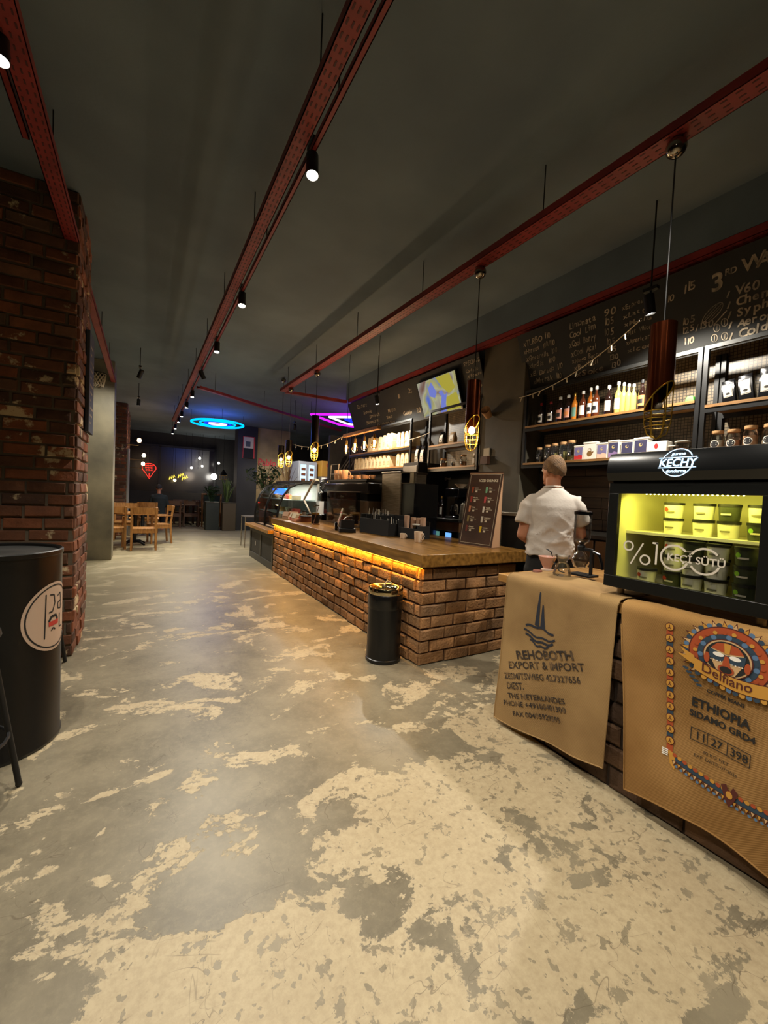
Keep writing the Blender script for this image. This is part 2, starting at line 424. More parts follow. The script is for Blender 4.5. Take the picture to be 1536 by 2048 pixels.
# big brick column at left (structure)
def brick_column(name, x0, x1, y0, y1, H, seed, faces='fr'):
    c = MB(); c.box(x0, x1, y0, y1, 0, H, 0); o = struct(c.build(name, mortar))
    b = MB()
    bricks(b, (x0, y0, 0), (1, 0, 0), (0, -1, 0), x1-x0, H, .26, .098, .018, .016, seed)
    bricks(b, (x1, y0, 0), (0, 1, 0), (1, 0, 0), y1-y0, H, .26, .098, .018, .016, seed+1)
    b.build('bricks', red_brick, o); return o
brick_column('wall_brick_pier', -2.1, -.50, 4.22, 5.02, 3.78, 3)
brick_column('wall_brick_pilaster', -1.5, -.46, 13.9, 16.4, 3.78, 8)
conc = plaster('patchy_concrete', srgb(150, 142, 116), srgb(98, 94, 80), .6, 1.3)
mb = MB(); mb.box(-1.0, -.52, 9.4, 9.9, 0, 3.78); struct(mb.build('wall_concrete_column', conc, bev=.01))
dconc = plaster('dark_concrete', srgb(92, 84, 68), srgb(64, 60, 50), .7, 1.5)
mb = MB(); mb.box(3.72, 4.06, 3.30, 3.98, 0, 3.44); struct(mb.build('wall_bar_pillar', dconc, bev=.008))

# ---- the wall behind the shelves: small mosaic tiles and brown planks
def tilemat():
    M = bpy.data.materials.new('small_square_tile'); M.use_nodes = True; nt = M.node_tree; b = nt.nodes['Principled BSDF']
    tc = nt.nodes.new('ShaderNodeTexCoord'); mp = nt.nodes.new('ShaderNodeMapping'); mp.inputs['Rotation'].default_value = (R(90), 0, R(90))
    sx = nt.nodes.new('ShaderNodeSeparateXYZ'); cx = nt.nodes.new('ShaderNodeCombineXYZ'); nt.links.new(tc.outputs['Object'], sx.inputs[0])
    nt.links.new(sx.outputs[1], cx.inputs[0]); nt.links.new(sx.outputs[2], cx.inputs[1])
    br = nt.nodes.new('ShaderNodeTexBrick'); br.offset = 0; br.inputs['Scale'].default_value = 1
    br.inputs['Brick Width'].default_value = .026; br.inputs['Row Height'].default_value = .026; br.inputs['Mortar Size'].default_value = .0028
    br.inputs['Color1'].default_value = srgb(112, 98, 76); br.inputs['Color2'].default_value = srgb(96, 84, 66); br.inputs['Mortar'].default_value = srgb(34, 28, 22)
    nt.links.new(cx.outputs[0], br.inputs['Vector']); nt.links.new(br.outputs[0], b.inputs['Base Color']); b.inputs['Roughness'].default_value = .45
    return M
wallbox('wall_bulkhead', 3.62, 4.06, -4, 7.95, 3.445, 3.78, ceil_m)
tile = tilemat()
mb = MB(); mb.box(4.03, 4.07, .2, 3.28, 1.88, 3.0); mb.box(4.03, 4.07, 4.0, 5.1, 1.88, 3.0); struct(mb.build('wall_tiles', tile))
plank = mat('dark_wall_planks', srgb(70, 52, 36), .6, c2=srgb(48, 36, 26), scale=3, stretch=(1, 1, 10))
mb = MB(); rnd = random.Random(4)
for k in range(8):
    z = .98+k*.112; y = .2
    while y < 3.25:
        y1 = min(3.26, y+rnd.uniform(.5, .9)); mb.box(4.03, 4.06+rnd.uniform(-.004, 0), y+.003, y1-.003, z+.003, z+.109); y = y1
struct(mb.build('wall_planks', plank))

# ================================================================== RED CABLE TRAYS AND TRACK LIGHTS
def tray(name, p0, p1, wd, h, label, slots=True, z=3.38, tracks=False):
    p0 = Vector((*p0, z)); p1 = Vector((*p1, z)); L_ = (p1-p0).length; a = math.atan2(p1.y-p0.y, p1.x-p0.x)
    root = empty(name, p0, a, label, 'cable tray', None)
    b = MB(); b.box(0, L_, -wd/2, wd/2, 0, .004); b.box(0, L_, -wd/2, -wd/2+.005, 0, h); b.box(0, L_, wd/2-.005, wd/2, 0, h)
    if slots:
        x = .05
        while x < min(L_, 9):
            for q in (-.3, 0, .3): b.box(x, x+.028, q*wd-.004, q*wd+.004, -.0015, .0, 1)
            x += .06
    b.build('channel', [red_steel, mat('slot_shadow_steel', srgb(70, 18, 16), .6)], root)
    x = .4
    while x < L_: hg = MB(); hg.cyl((x, 0, h), (x, 0, 3.78-z), .004, seg=6); hg.build('hanger_rod', black_metal, root); x += 1.4
    return root
tray('cable_tray', (.70, -1.2), (.70, 13.6), .085, .05, 'long red tray running down the aisle ceiling above the row of spotlights')
tray('cable_tray', (-.54, -1.2), (-.54, 4.2), .10, .05, 'red tray at upper left running into the near brick pier')
tray('cable_tray', (-.54, 5.04), (-.54, 9.38), .08, .05, 'short red tray between brick pier and concrete column', slots=False)
tray('cable_tray', (2.38, -1.2), (2.26, 7.9), .12, .05, 'wide perforated red tray above the bar with the pendant cord balls on it')
tray('cable_tray', (3.66, -.6), (3.66, 7.84), .09, .06, 'red tray along the top edge of the chalkboards')
tray('cable_tray', (2.33, 7.97), (3.62, 7.93), .09, .05, 'short red cross tray joining the bar tray to the chalkboard tray', slots=False)
tray('cable_tray', (.86, 8.75), (5.1, 11.55), .09, .05, 'slanting red tray crossing the far ceiling in front of the neon shapes', slots=False)
tray('cable_tray', (.80, -1.2), (.80, 16.3), .03, .03, 'thin red tray beside the aisle spotlight track', slots=False, z=3.42)
tray('cable_tray', (-.63, -1.2), (-.63, 3.2), .035, .03, 'thin red tray at upper left beside the wider one', slots=False, z=3.42)

def make_spot(label, loc, aim=(0, 0, -1), power=60, group='ceiling spotlights over the aisle', color=NEUT, angle=105, name='spotlight', lit=True, rod=0):
    root = empty(name, loc, 0, label, 'spotlight', group)
    q = Vector(aim).normalized().to_track_quat('Z', 'Y').to_matrix()
    b = MB(); b.lathe([(0, -.09), (.034, -.09), (.036, -.085), (.036, .055), (.033, .055), (.031, .045)], 20, (0, 0, 0), q); b.build('housing', black_metal, root)
    l = MB(); l.lathe([(0, .040), (.031, .044)], 20, (0, 0, 0), q); l.build('lens', lens_m if lit else black_gloss, root)
    br = MB()
    if rod: br.cyl((0, 0, .1), (0, 0, 3.78-loc[2]), .006, seg=8)
    br.cyl((0, 0, 0), (0, 0, .13), .008, seg=8); br.box(-.02, .02, -.05, .05, .12, .145); br.build('bracket', black_metal, root)
    if lit:
        o = lamp('SPOT', 'spot_beam', Vector(aim).normalized()*.07, power, color, .03, root, spot_size=R(angle), spot_blend=.55)
        o.rotation_mode = 'QUATERNION'; o.rotation_quaternion = Vector(aim).normalized().to_track_quat('-Z', 'Y')
    return root
SPZ = 3.33
rowy = [(2.36, 'nearest and largest glaring spotlight over the aisle'), (4.34, 'second glaring spotlight along the aisle row'), (5.97, 'third glaring spotlight along the aisle row'),
        (7.53, 'small black spotlight on the aisle track turned sideways, showing a thin bright line'), (9.2, 'fifth spotlight along the aisle row, just before the slanting red tray'), (10.5, 'sixth spotlight along the aisle row'),
        (11.9, 'seventh spotlight along the aisle row'), (13.0, 'eighth spotlight along the aisle row'), (14.5, 'second farthest spotlight of the aisle row'), (15.9, 'farthest spotlight of the aisle row')]
for i, (y, lb) in enumerate(rowy):
    aim = (-.05, -.25, -1)
    if i == 3: aim = (.55, .25, -1)
    make_spot(lb, (.80, y, SPZ), aim, (120, 140, 155, 60, 170, 190, 150, 60, 30, 15)[i])
make_spot('glaring spotlight at the upper left corner beside the red tray', (-.585, 2.50, SPZ), (.05, -.1, -1), 170)
make_spot('spotlight behind the viewer on the aisle track', (.80, .7, SPZ), (0, 0, -1), 92)
make_spot('spotlight near the entrance on the aisle track', (.80, -1.0, SPZ), (.1, .2, -1), 95)
make_spot('spotlight near the entrance on the left tray', (-.66, .4, SPZ), (.2, .1, -1), 80)
make_spot('spotlight above the sack counter on the bar tray', (1.5, .75, SPZ), (.35, .25, -1), 66)
make_spot('glaring spotlight in front of the right chalkboard above the copper pendant', (3.30, 1.76, 2.99), (.22, -.05, -1), 170, group='spotlights by the chalkboards', angle=150, rod=1)
make_spot('glaring spotlight in front of the left chalkboard beside the neon', (3.3, 6.02, 3.03), (.12, -.15, -1), 160, group='spotlights by the chalkboards', angle=150, rod=1)
make_spot('far bright spotlight beyond the slanting red tray by the beige wall', (3.25, 10.2, 3.1), (.12, .75, -.7), 220, group='distant spotlights', rod=1)
make_spot('far spotlight lower than the one by the beige wall', (4.5, 13.9, 3.0), (-.2, .6, -1), 60, group='distant spotlights', rod=1)
make_spot('added spotlight just left of the aisle brightening the concrete column', (-.1, 8.2, SPZ), (-.40, .75, -1), 120, group='distant spotlights', rod=1)  # extra lamp, added so the middle of the concrete column is bright
make_spot('added far spotlight brightening the left seating beyond the concrete column', (-.15, 11.0, SPZ), (-.05, .1, -1), 200, group='distant spotlights', rod=1)  # extra lamp, added because the oak chairs came out too dim

# ---- neon shapes
def neon(name, label, rings, loc):
    root = empty(name, loc, 0, label, 'neon light')
    pl = None
    for nm, pts, r, M in rings:
        b = MB(); b.tube(pts, r, 8, closed=True); b.build(nm, M, root)
    b = MB()
    for p in rings[0][1][::max(1, len(rings[0][1])//4)]: b.cyl(p, (p[0], p[1], 3.78-loc[2]), .004, seg=6)
    b.build('hanger_wire', black_metal, root); return root
def ell(rx, ry, n=40): return [(rx*math.cos(2*PI*i/n), ry*math.sin(2*PI*i/n), 0) for i in range(n)]
blueN = emis('neon_blue', (.0, .32, .9), 2.6); deepN = emis('neon_deep_blue', (.01, .02, .9), 2.5); pinkN = emis('neon_pink_white', (1, .72, .95), 1.6); purpN = emis('neon_purple', (.42, .01, .85), 2.2); whiteN = emis('neon_white', (.95, .85, 1), 1.5)
neon('neon_ring', 'round blue neon of concentric rings glowing under the far ceiling', [('outer_ring', ell(.74, .78), .028, blueN), ('middle_ring', ell(.5, .52), .022, blueN), ('inner_ring', ell(.24, .25), .028, pinkN), ('deep_ring', ell(.37, .38), .02, deepN)], (1.9, 13.5, 3.45))
lamp('POINT', 'neon_glow', (1.9, 13.6, 3.3), 40, (.02, .12, 1), .5)
hexa = [(-1.35, .05, 0), (-.2, .9, 0), (1.1, .9, 0), (1.6, 0, 0), (.9, -.9, 0), (-.3, -.9, 0)]
sc = lambda k, dx=0: [(x*k+dx, y*k, 0) for x, y, _ in hexa]
neon('neon_polygon', 'purple, white and blue neon polygon under the ceiling beside the left chalkboard', [('outer_tube', sc(1), .03, purpN), ('middle_tube', sc(.68, .06), .028, whiteN), ('inner_tube', sc(.38, .1), .028, deepN)], (4.95, 9.95, 3.45))
lamp('POINT', 'neon_glow', (4.9, 9.9, 3.3), 12, (.35, .05, 1), .4)

# ================================================================== BAR COUNTERS
led_or = emis('amber_led', (1, .42, .02), 9)
bar = empty('bar_counter', (2.08, 2.85, 0), 0, 'long bar counter of golden brown stone bricks with thick wooden top and amber light strip', 'counter')
b = MB(); b.box(0, 1.14, 0, 4.6, 0, .86); b.build('core', darkmortar, bar)
b = MB(); bricks(b, (0, 4.6, 0), (0, -1, 0), (-1, 0, 0), 4.6, .85, .2, .106, .014, .022, 21, .004, .01)
bricks(b, (0, 0, 0), (1, 0, 0), (0, -1, 0), 1.14, .85, .255, .106, .014, .022, 22, .003, .008); b.build('brick_facing', bar_brick, bar)
b = MB(); b.box(-.07, 1.26, -.08, 4.63, .87, .98); b.build('worktop', slabwood, bar, bev=.006)
b = MB(); b.box(-.055, -.045, -.06, 4.6, .862, .870); b.build('light_strip', led_or, bar)
o = lamp('AREA', 'strip_glow', (-.050, 2.27, .855), 24, (1, .46, .04), .02, bar, shape='RECTANGLE'); o.data.size = .012; o.data.size_y = 4.6; o.rotation_euler = (0, R(-14), 0)

sc2 = empty('sack_counter', (2.12, -.3, 0), 0, 'near counter of dark brick blocks under two burlap coffee sacks', 'counter')
b = MB(); b.box(0, .8, 0, 2.2, 0, .9); b.build('core', mat('dark_brown_mortar', srgb(46, 34, 24), .95), sc2)
dark_brick = brickmat('dark_brown_brick', [(0, srgb(84, 62, 42)), (.5, srgb(104, 76, 52)), (1, srgb(70, 52, 38))], .85, .8, None, 40)
b = MB(); bricks(b, (0, 2.2, 0), (0, -1, 0), (-1, 0, 0), 2.2, .9, .36, .112, .012, .02, 31, .004, .01)
bricks(b, (.8, 2.2, 0), (-1, 0, 0), (0, 1, 0), .8, .9, .26, .112, .012, .02, 32, .004, .01); b.build('brick_facing', dark_brick, sc2)
b = MB(); b.box(-.05, .9, -.03, 2.27, .92, .972); b.build('worktop', slabwood_x, sc2, bev=.004)

def burlap_mat(name, a, b_):
    M = mat(name, a, .95, c2=b_, scale=3, detail=8); nt = M.node_tree; bs = nt.nodes['Principled BSDF']
    bs.inputs['Specular IOR Level'].default_value = .15
    tc = nt.nodes.new('ShaderNodeTexCoord'); sx = nt.nodes.new('ShaderNodeSeparateXYZ'); nt.links.new(tc.outputs['Object'], sx.inputs[0])
    outs = []
    for k in (1, 2):
        q = nt.nodes.new('ShaderNodeMath'); q.operation = 'MULTIPLY'; q.inputs[1].default_value = 900; nt.links.new(sx.outputs[k], q.inputs[0])
        s_ = nt.nodes.new('ShaderNodeMath'); s_.operation = 'SINE'; nt.links.new(q.outputs[0], s_.inputs[0]); outs.append(s_)
    ad = nt.nodes.new('ShaderNodeMath'); ad.operation = 'MULTIPLY'; nt.links.new(outs[0].outputs[0], ad.inputs[0]); nt.links.new(outs[1].outputs[0], ad.inputs[1])
    n = nt.nodes.new('ShaderNodeTexNoise'); n.inputs['Scale'].default_value = 90; nt.links.new(tc.outputs['Object'], n.inputs['Vector'])
    a2 = nt.nodes.new('ShaderNodeMath'); nt.links.new(ad.outputs[0], a2.inputs[0]); nt.links.new(n.outputs[0], a2.inputs[1])
    bp = nt.nodes.new('ShaderNodeBump'); bp.inputs['Strength'].default_value = .35; bp.inputs['Distance'].default_value = .0015
    nt.links.new(a2.outputs[0], bp.inputs['Height']); nt.links.new(bp.outputs[0], bs.inputs['Normal']); return M
XF, ZT = 2.052, .98
def wave(y, z, sd):
    k = max(0, min(1, (ZT-z)/.35)); n1 = noise.noise(Vector((y*(3.1 if sd < 3 else 3.8)+sd, z*.7, sd))); n2 = noise.noise(Vector((y*8+sd, z*2.5, sd*2)))
    return k*((.030 if sd < 3 else .055)*n1+.011*n2)
def sack_pt(y, z, sd, off=0): return Vector((XF-.012-wave(y, z, sd)-off, y, z))
def sack(name, label, group, yL, yR, zb, M, sd, top=.3, parts=None):
    root = empty(name, (0, 0, 0), 0, label, 'burlap sack', group)
    nu, nv = 60, 90; H = []
    def f(a, b_, th=0):
        z0 = zb(a); Ltop = top; tot = Ltop+(ZT-z0); s = b_*tot-Ltop
        zz = ZT-max(0, s)
        y = yL(zz)+(yR(zz)-yL(zz))*a
        if s < -.03: return Vector((XF-s+.0, y, ZT+.010+.004*noise.noise(Vector((s*14, y*12, sd)))+th))
        if s < .03:
            t = (s+.03)/.06*PI/2; r = .03
            p = Vector((XF+.03-.042*math.sin(t)-wave(y, ZT-max(s, 0), sd)*1., y, ZT+.010-(1-math.cos(t))*.04)); return p-Vector((math.sin(t), 0, -math.cos(t)))*th
        p = sack_pt(y, zz, sd); return p-Vector((th, 0, 0))
    b = MB(); V1 = b.grid(lambda a, c: f(a, c, .0035), nu, nv); V2 = b.grid(lambda a, c: f(a, c, 0), nu, nv)
    def rim(l1, l2):
        for i in range(len(l1)-1): b.bm.faces.new([l1[i], l1[i+1], l2[i+1], l2[i]])
    rim(V1[0], V2[0]); rim(V1[-1], V2[-1]); rim([r[0] for r in V1], [r[0] for r in V2]); rim([r[-1] for r in V1], [r[-1] for r in V2])
    b.build('cloth', M, root)
    h = MB(); h.tube([f(0, j/40, .004) for j in range(8, 41)], .004, 6); h.tube([f(1, j/40, .004) for j in range(8, 41)], .004, 6); h.tube([f(i/30, 1, .004) for i in range(31)], .004, 6)
    h.build('hem', M, root)
    return root
b1m = burlap_mat('burlap', srgb(158, 128, 86), srgb(134, 106, 70)); b2m = burlap_mat('burlap_golden', srgb(164, 126, 78), srgb(138, 102, 58))
lp = lambda a, b_, t: a+(b_-a)*max(0, min(1, t))
s1 = sack('burlap_sack', 'burlap sack with faded black stencilled boat and import lettering, left on the near counter', None,
          lambda z: lp(1.86, 1.90, (ZT-z)/.9), lambda z: lp(1.145, 1.165, (ZT-z)/.9), lambda a: lp(.03, .125, a**1.3), b1m, 1.7, top=.34)
s2 = sack('burlap_sack', 'golden burlap sack with colourful mask emblem and coffee lettering below the small freezer', None,
          lambda z: 1.125-.075*(ZT-z), lambda z: .10, lambda a: .085+.035*math.sin(a*5)+.02*a, b2m, 5.3, top=.10)
fab1 = lambda x, y, o=.0062: sack_pt(x, y, 1.7, o)   # x = world y (grows to the left), so text runs towards -y
def F1(ox, oz, ang=0):
    ca, sa = math.cos(ang), math.sin(ang)
    return lambda u, v: sack_pt(ox-(u*ca-v*sa), oz+u*sa+v*ca, 1.7, .0062)
stencil = mat('faded_stencil_ink', srgb(48, 38, 30), .95, c2=srgb(112, 88, 60), scale=24, lo=.50, hi=.68)
navy_ink = mat('navy_ink', srgb(30, 34, 46), .9)
b = MB(); g = F1(1.60, .68)
b.shape([(-.028, .045), (.004, .045), (.008, .25), (.0, .25)], g, 0, .03); b.shape([(.014, .045), (.05, .045), (.032, .18), (.024, .18)], g, 0, .03)
for k in range(4):
    zz = .025-k*.026; wv = .115-abs(k-1)*.012-(.02 if k == 3 else 0)
    pts = [(x/10*wv*2-wv+.01, zz-.022*math.sin(PI*x/10)*(1 if k > 0 else -.6)+.006*math.sin(x*1.3)) for x in range(11)]
    for q in stroke(pts, .013-.002*(k % 2)): b.shape(q, g)
b.build('boat_print', navy_ink, s1)
b = MB()
T = R(19.5)
for s_, y, z, size, wd in (('REHOBOTH', 1.745, .475, .068, .40), ('EXPORT & IMPORT', 1.80, .395, .060, .60), ('ZESMITSWIEG 42.7327656', 1.83, .318, .050, .68), ('DIEST.', 1.80, .265, .056, .18),
                         ('THE NETERLANDES', 1.785, .212, .042, .55), ('PHONE +49180401300', 1.82, .150, .042, .62), ('FAX 00495929595', 1.74, .118, .040, .50)):
    t = MB(); n = len(s_); sx = wd/(n*size*.62)
    b.text(s_, size, F1(y, z, T), 0, bold=.0022 if size > .06 else .0008, sub=.05, sx=min(1.15, sx))
b.build('stencil_lettering', stencil, s1)
# --- second sack prints
def F2(o=.0062, ox=0, oz=0, ang=0):
    ca, sa = math.cos(ang), math.sin(ang)
    return lambda u, v: sack_pt(ox-(u*ca-v*sa), oz+u*sa+v*ca, 5.3, o)
pc = [mat('print_orange', srgb(168, 74, 34), .9), mat('print_blue', srgb(46, 64, 80), .9), mat('print_yellow', srgb(196, 142, 56), .9), mat('print_maroon', srgb(84, 34, 24), .9),
      mat('print_cream', srgb(204, 166, 118), .9), mat('print_white', srgb(240, 235, 225), .9), ink, mat('print_sky', srgb(86, 116, 150), .9)]
OR, BL, YE, MA, CR, WH, BK, SK = range(8)
b = MB(); n = 11
for k in range(n):     # bead strip
    z = .93-k*.0505; y = .905-(.93-z)*.055; g = F2(.006, y, z); g2 = F2(.0075, y, z); g3 = F2(.009, y, z)
    c_ = OR if k % 2 == 0 else BL
    b.shape([(-.013, -.05), (.013, -.05), (.013, 0), (-.013, 0)], g, c_)
    b.shape(circ(0, 0, .0185, 16), g2, MA); b.shape(circ(0, 0, .0155, 16), g3, YE)
    for q in stroke([(-.007, -.008), (0, 0), (.007, -.008)], .003)+stroke([(0, 0), (0, .01)], .003): b.shape(q, F2(.0105, y, z), MA)
b.shape([(-.02, 0), (.012, -.01), (.024, -.045), (.02, -.08), (.0, -.06), (-.004, -.03)], F2(.006, .872, .385), YE)
for q in range(4): b.shape([(-.035, -.005-q*.008), (-.01, -.003-q*.008), (-.01, -.008-q*.008), (-.035, -.010-q*.008)], F2(.007, .872, .385), WH)
b.build('border_print', pc, s2)
b = MB(); g = lambda o: F2(o, .69, .865)
for k in range(26):    # outer rays
    a = 2*PI*k/26
    if math.sin(a) < -.75: continue
    for rr, cc, o in ((.175, MA, .006), (.165, YE if k % 2 else CR, .007)):
        b.shape([(math.cos(a-.10)*.13, math.sin(a-.10)*.115), (math.cos(a)*rr, math.sin(a)*rr*.86), (math.cos(a+.10)*.13, math.sin(a+.10)*.115)], g(o), cc)
    b.shape(circ(math.cos(a+.12)*.148, math.sin(a+.12)*.128, .010, 10), g(.0075), BL if k % 2 else SK)
for r_, cc, o in ((.138, MA, .008), (.133, OR, .009), (.104, BL, .010), (.084, MA, .013), (.080, CR, .014), (.074, BK, .015)):
    b.shape(circ(0, 0, r_, 40, r_*.9), g(o), cc, .04)
for k in range(22):
    a = 2*PI*k/22; b.shape(circ(math.cos(a)*.112, math.sin(a)*.101, .008, 10), g(.0115), YE if k % 2 else OR)
    b.shape(circ(math.cos(a+.14)*.094, math.sin(a+.14)*.084, .010, 10), g(.0105), SK if k % 2 else BL)
b.shape([(-.055, .03), (-.035, .055), (0, .062), (.035, .055), (.055, .03), (.05, -.02), (.03, -.06), (0, -.07), (-.03, -.06), (-.05, -.02)], g(.016), CR, .04)
b.shape([(-.055, .03), (-.035, .055), (0, .062), (.035, .055), (.055, .03), (0, .02)], g(.0165), OR, .04)
b.shape([(-.062, .028), (0, .012), (.062, .028), (.058, -.010), (.02, -.018), (0, 0), (-.02, -.018), (-.058, -.010)], g(.017), BL, .04)
b.shape([(-.012, .06), (.012, .06), (.008, .02), (-.008, .02)], g(.0175), YE)
for sx_ in (-1, 1):
    b.shape(circ(sx_*.028, .010, .019, 16, .009), g(.018), WH); b.shape(circ(sx_*.068, -.015, .010, 12, .022), g(.016), OR)
    for q in range(4): b.shape(circ(sx_*(.02+q*.011), -.016, .0025, 8), g(.0182), WH)
b.shape([(-.006, .01), (.006, .01), (.014, -.026), (-.014, -.026)], g(.018), OR); b.shape(circ(0, -.044, .028, 20, .019), g(.018), OR); b.shape(circ(0, -.044, .021, 20, .013), g(.0188), BK)
b.build('mask_emblem', pc, s2)
b = MB()
def arc(x): return -.055*math.sin((x+.14)/.28*PI)*.45-.02*(x+.14)/.28
gb = lambda o: F2(o, .665, .812)
xs = [-.135+.27*i/16 for i in range(17)]
b.shape([(x, arc(x)+.026) for x in xs]+[(x, arc(x)-.028) for x in xs[::-1]], gb(.019), MA, .05)
b.shape([(x, arc(x)+.023) for x in xs]+[(x, arc(x)-.025) for x in xs[::-1]], gb(.020), YE, .05)
b.shape([(-.19, .05), (-.14, .03), (-.115, -.002), (-.13, -.01), (-.16, .0), (-.2, .02), (-.165, .02)], gb(.018), YE, .05)
t = lambda u, v: gb(.0215)(u-.108, v+arc(u-.108)-.011)
b.text('Delfiano', .052, t, MA, bold=.0004, sub=.03, sx=.98)
for k in range(12): b.shape(circ(-.12+k*.022, arc(-.12+k*.022)-.034, .010, 10), gb(.0185), (BL, YE, SK)[k % 3])
for k in range(5):
    for sx_, x0 in ((1, -.165), (1, .115)):
        b.shape(circ(x0+k*.013, -.035-k*.014*(1 if x0 < 0 else -.2), .012, 8, .006, .5), gb(.017), BL)
b.build('name_banner', pc, s2)
b = MB(); A = R(-1)
b.text('COFFEE BEANS', .0195, F2(.007, .755, .700, R(-2)), bold=.0008, sub=.04)
b.text('GROWN AND ROASTED WITH CARE', .0075, F2(.007, .757, .684, R(-2)), sub=.04)
b.text('ETHIOPIA', .052, F2(.007, .805, .622, A), bold=.0018, sub=.04, sx=.90)
b.text('SIDAMO GRD4', .037, F2(.007, .81, .577, A), bold=.0013, sub=.04, sx=.93)
g = F2(.007, .80, .475)
for q in ([(0, 0), (.205, 0)], [(0, .052), (.205, .052)], [(0, 0), (0, .052)], [(.058, 0), (.058, .052)], [(.128, 0), (.128, .052)], [(.205, 0), (.205, .052)]):
    for p in stroke(q, .003): b.shape(p, g, 0, .04)
for s_, x in (('11', .014), ('27', .070), ('398', .137)): b.text(s_, .046, F2(.007, .80-x, .485), bold=.0006, sub=.04, sx=.9)
b.text('60 KG NET', .019, F2(.007, .755, .435), sub=.04); b.text('EXP. DATE: 07/2026', .019, F2(.007, .785, .408), sub=.04, sx=.95)
b.build('coffee_lettering', ink, s2)
b = MB()
def bz(t): return (.855-t*.72, .355-.035*math.sin(min(1, t/.6)*PI)+.02*max(0, t-.6))
for k in range(36):
    t = k/36; y, z = bz(t); y2, z2 = bz(t+1/36)
    b.shape([(0, -.010), (y-y2, z2-z-.010), (y-y2, z2-z+.010), (0, .010)], F2(.006, y, z), BL)
    g = F2(.0072, y, z)
    b.shape(circ(0, .015, .0085, 10), g, (OR, YE)[k % 2]); b.shape([(-.010, -.010), (.010, -.010), (0, -.034)], g, MA); b.shape([(-.006, -.011), (.006, -.011), (0, -.026)], F2(.0085, y, z), YE if k % 2 else CR)
    b.shape(circ(.010, -.030, .006, 8), F2(.0088, y, z), SK)
g = F2(.0095, *bz(.28)); b.shape([(-.03, .03), (-.012, .045), (0, .01), (.012, .045), (.03, .03), (.018, -.01), (0, -.045), (-.018, -.01)], g, MA); b.shape(circ(0, .006, .012, 12, .015), F2(.0105, *bz(.28)), YE)
b.build('lower_border_print', pc, s2)

# ================================================================== PEOPLE
def cone_ring(p, d, ra, rb=None, up_=Vector((0, 0, 1)), n=20):
    d = Vector(d).normalized(); rb = rb or ra
    u = d.cross(up_); u = u.normalized() if u.length > .05 else Vector((1, 0, 0)); v = u.cross(d)
    return [Vector(p)+u*ra*math.cos(2*PI*k/n)+v*rb*math.sin(2*PI*k/n) for k in range(n)]
def limb(b, pts, rads, n=16):
    """tapering limb through joints with round ends"""
    pts = [Vector(p) for p in pts]
    for p, r in zip(pts, rads): b.sph(p, r, n)
    for i in range(len(pts)-1):
        b.cyl(pts[i], pts[i+1], rads[i], rads[i+1], n)
def trunk(b, rings, n=24):
    R_ = []
    for c, rx, ry in rings: R_.append([Vector(c)+Vector((rx*math.cos(2*PI*k/n), ry*math.sin(2*PI*k/n), 0)) for k in range(n)])
    b.loft(R_)
def remesh(b, name, M, parent, vox=.008, smooth=4, disp=None):
    o = b.build('tmp', M); md = o.modifiers.new('r', 'REMESH'); md.mode = 'VOXEL'; md.voxel_size = vox; md.use_smooth_shade = True
    sm = o.modifiers.new('s', 'SMOOTH'); sm.iterations = smooth; sm.factor = .5
    dg = bpy.context.evaluated_depsgraph_get(); dg.update()
    me = bpy.data.meshes.new_from_object(o.evaluated_get(dg)); bpy.data.objects.remove(o)
    if disp:
        for v in me.vertices: v.co += v.normal*disp(v.co)
    for p in me.polygons: p.use_smooth = True
    me.name = name; me.materials.clear(); me.materials.append(M)
    q = bpy.data.objects.new(name, me); col.objects.link(q); q.parent = parent; return q
def hand(b, wrist, d, palmn, s=1):
    """palm, four unequal bent fingers and a thumb; d = pointing direction, palmn = palm normal"""
    d = Vector(d).normalized(); pn = Vector(palmn).normalized(); side = d.cross(pn).normalized(); w0 = Vector(wrist)
    ring = lambda t, a, c: [w0+d*t+side*a*math.cos(2*PI*k/14)+pn*c*math.sin(2*PI*k/14) for k in range(14)]
    b.loft([ring(-.01, .024, .018), ring(.03, .036, .016), ring(.085, .041, .013)])
    for k, (o, L_) in enumerate(((-.030, .070), (-.010, .080), (.010, .076), (.029, .060))):
        p = w0+d*.08+side*o; q = p+(d*.8+pn*.35)*L_*.45; r_ = q+(d*.4+pn*.9)*L_*.33; t_ = r_+(pn*.9-d*.1)*L_*.25
        limb(b, [p, q, r_, t_], [.0095, .009, .008, .007], 8)
    p = w0+d*.03-side*.028; limb(b, [p, p+(d*.6-side*.6+pn*.4)*.035, p+(d*1.2-side*.6+pn*.9)*.05], [.012, .010, .008], 8)
skin = mat('skin', srgb(206, 146, 112), .5, c2=srgb(188, 124, 94), scale=7)
hair_m = mat('light_brown_hair', srgb(132, 98, 60), .7, c2=srgb(100, 72, 44), scale=40, bump=.8, bscale=160)
shirt_m = mat('white_cotton', srgb(216, 206, 196), .85, bump=.15, bscale=60)
pants_m = mat('black_trousers', srgb(22, 20, 20), .9)
shoe_m = mat('black_shoe', srgb(20, 18, 18), .5)
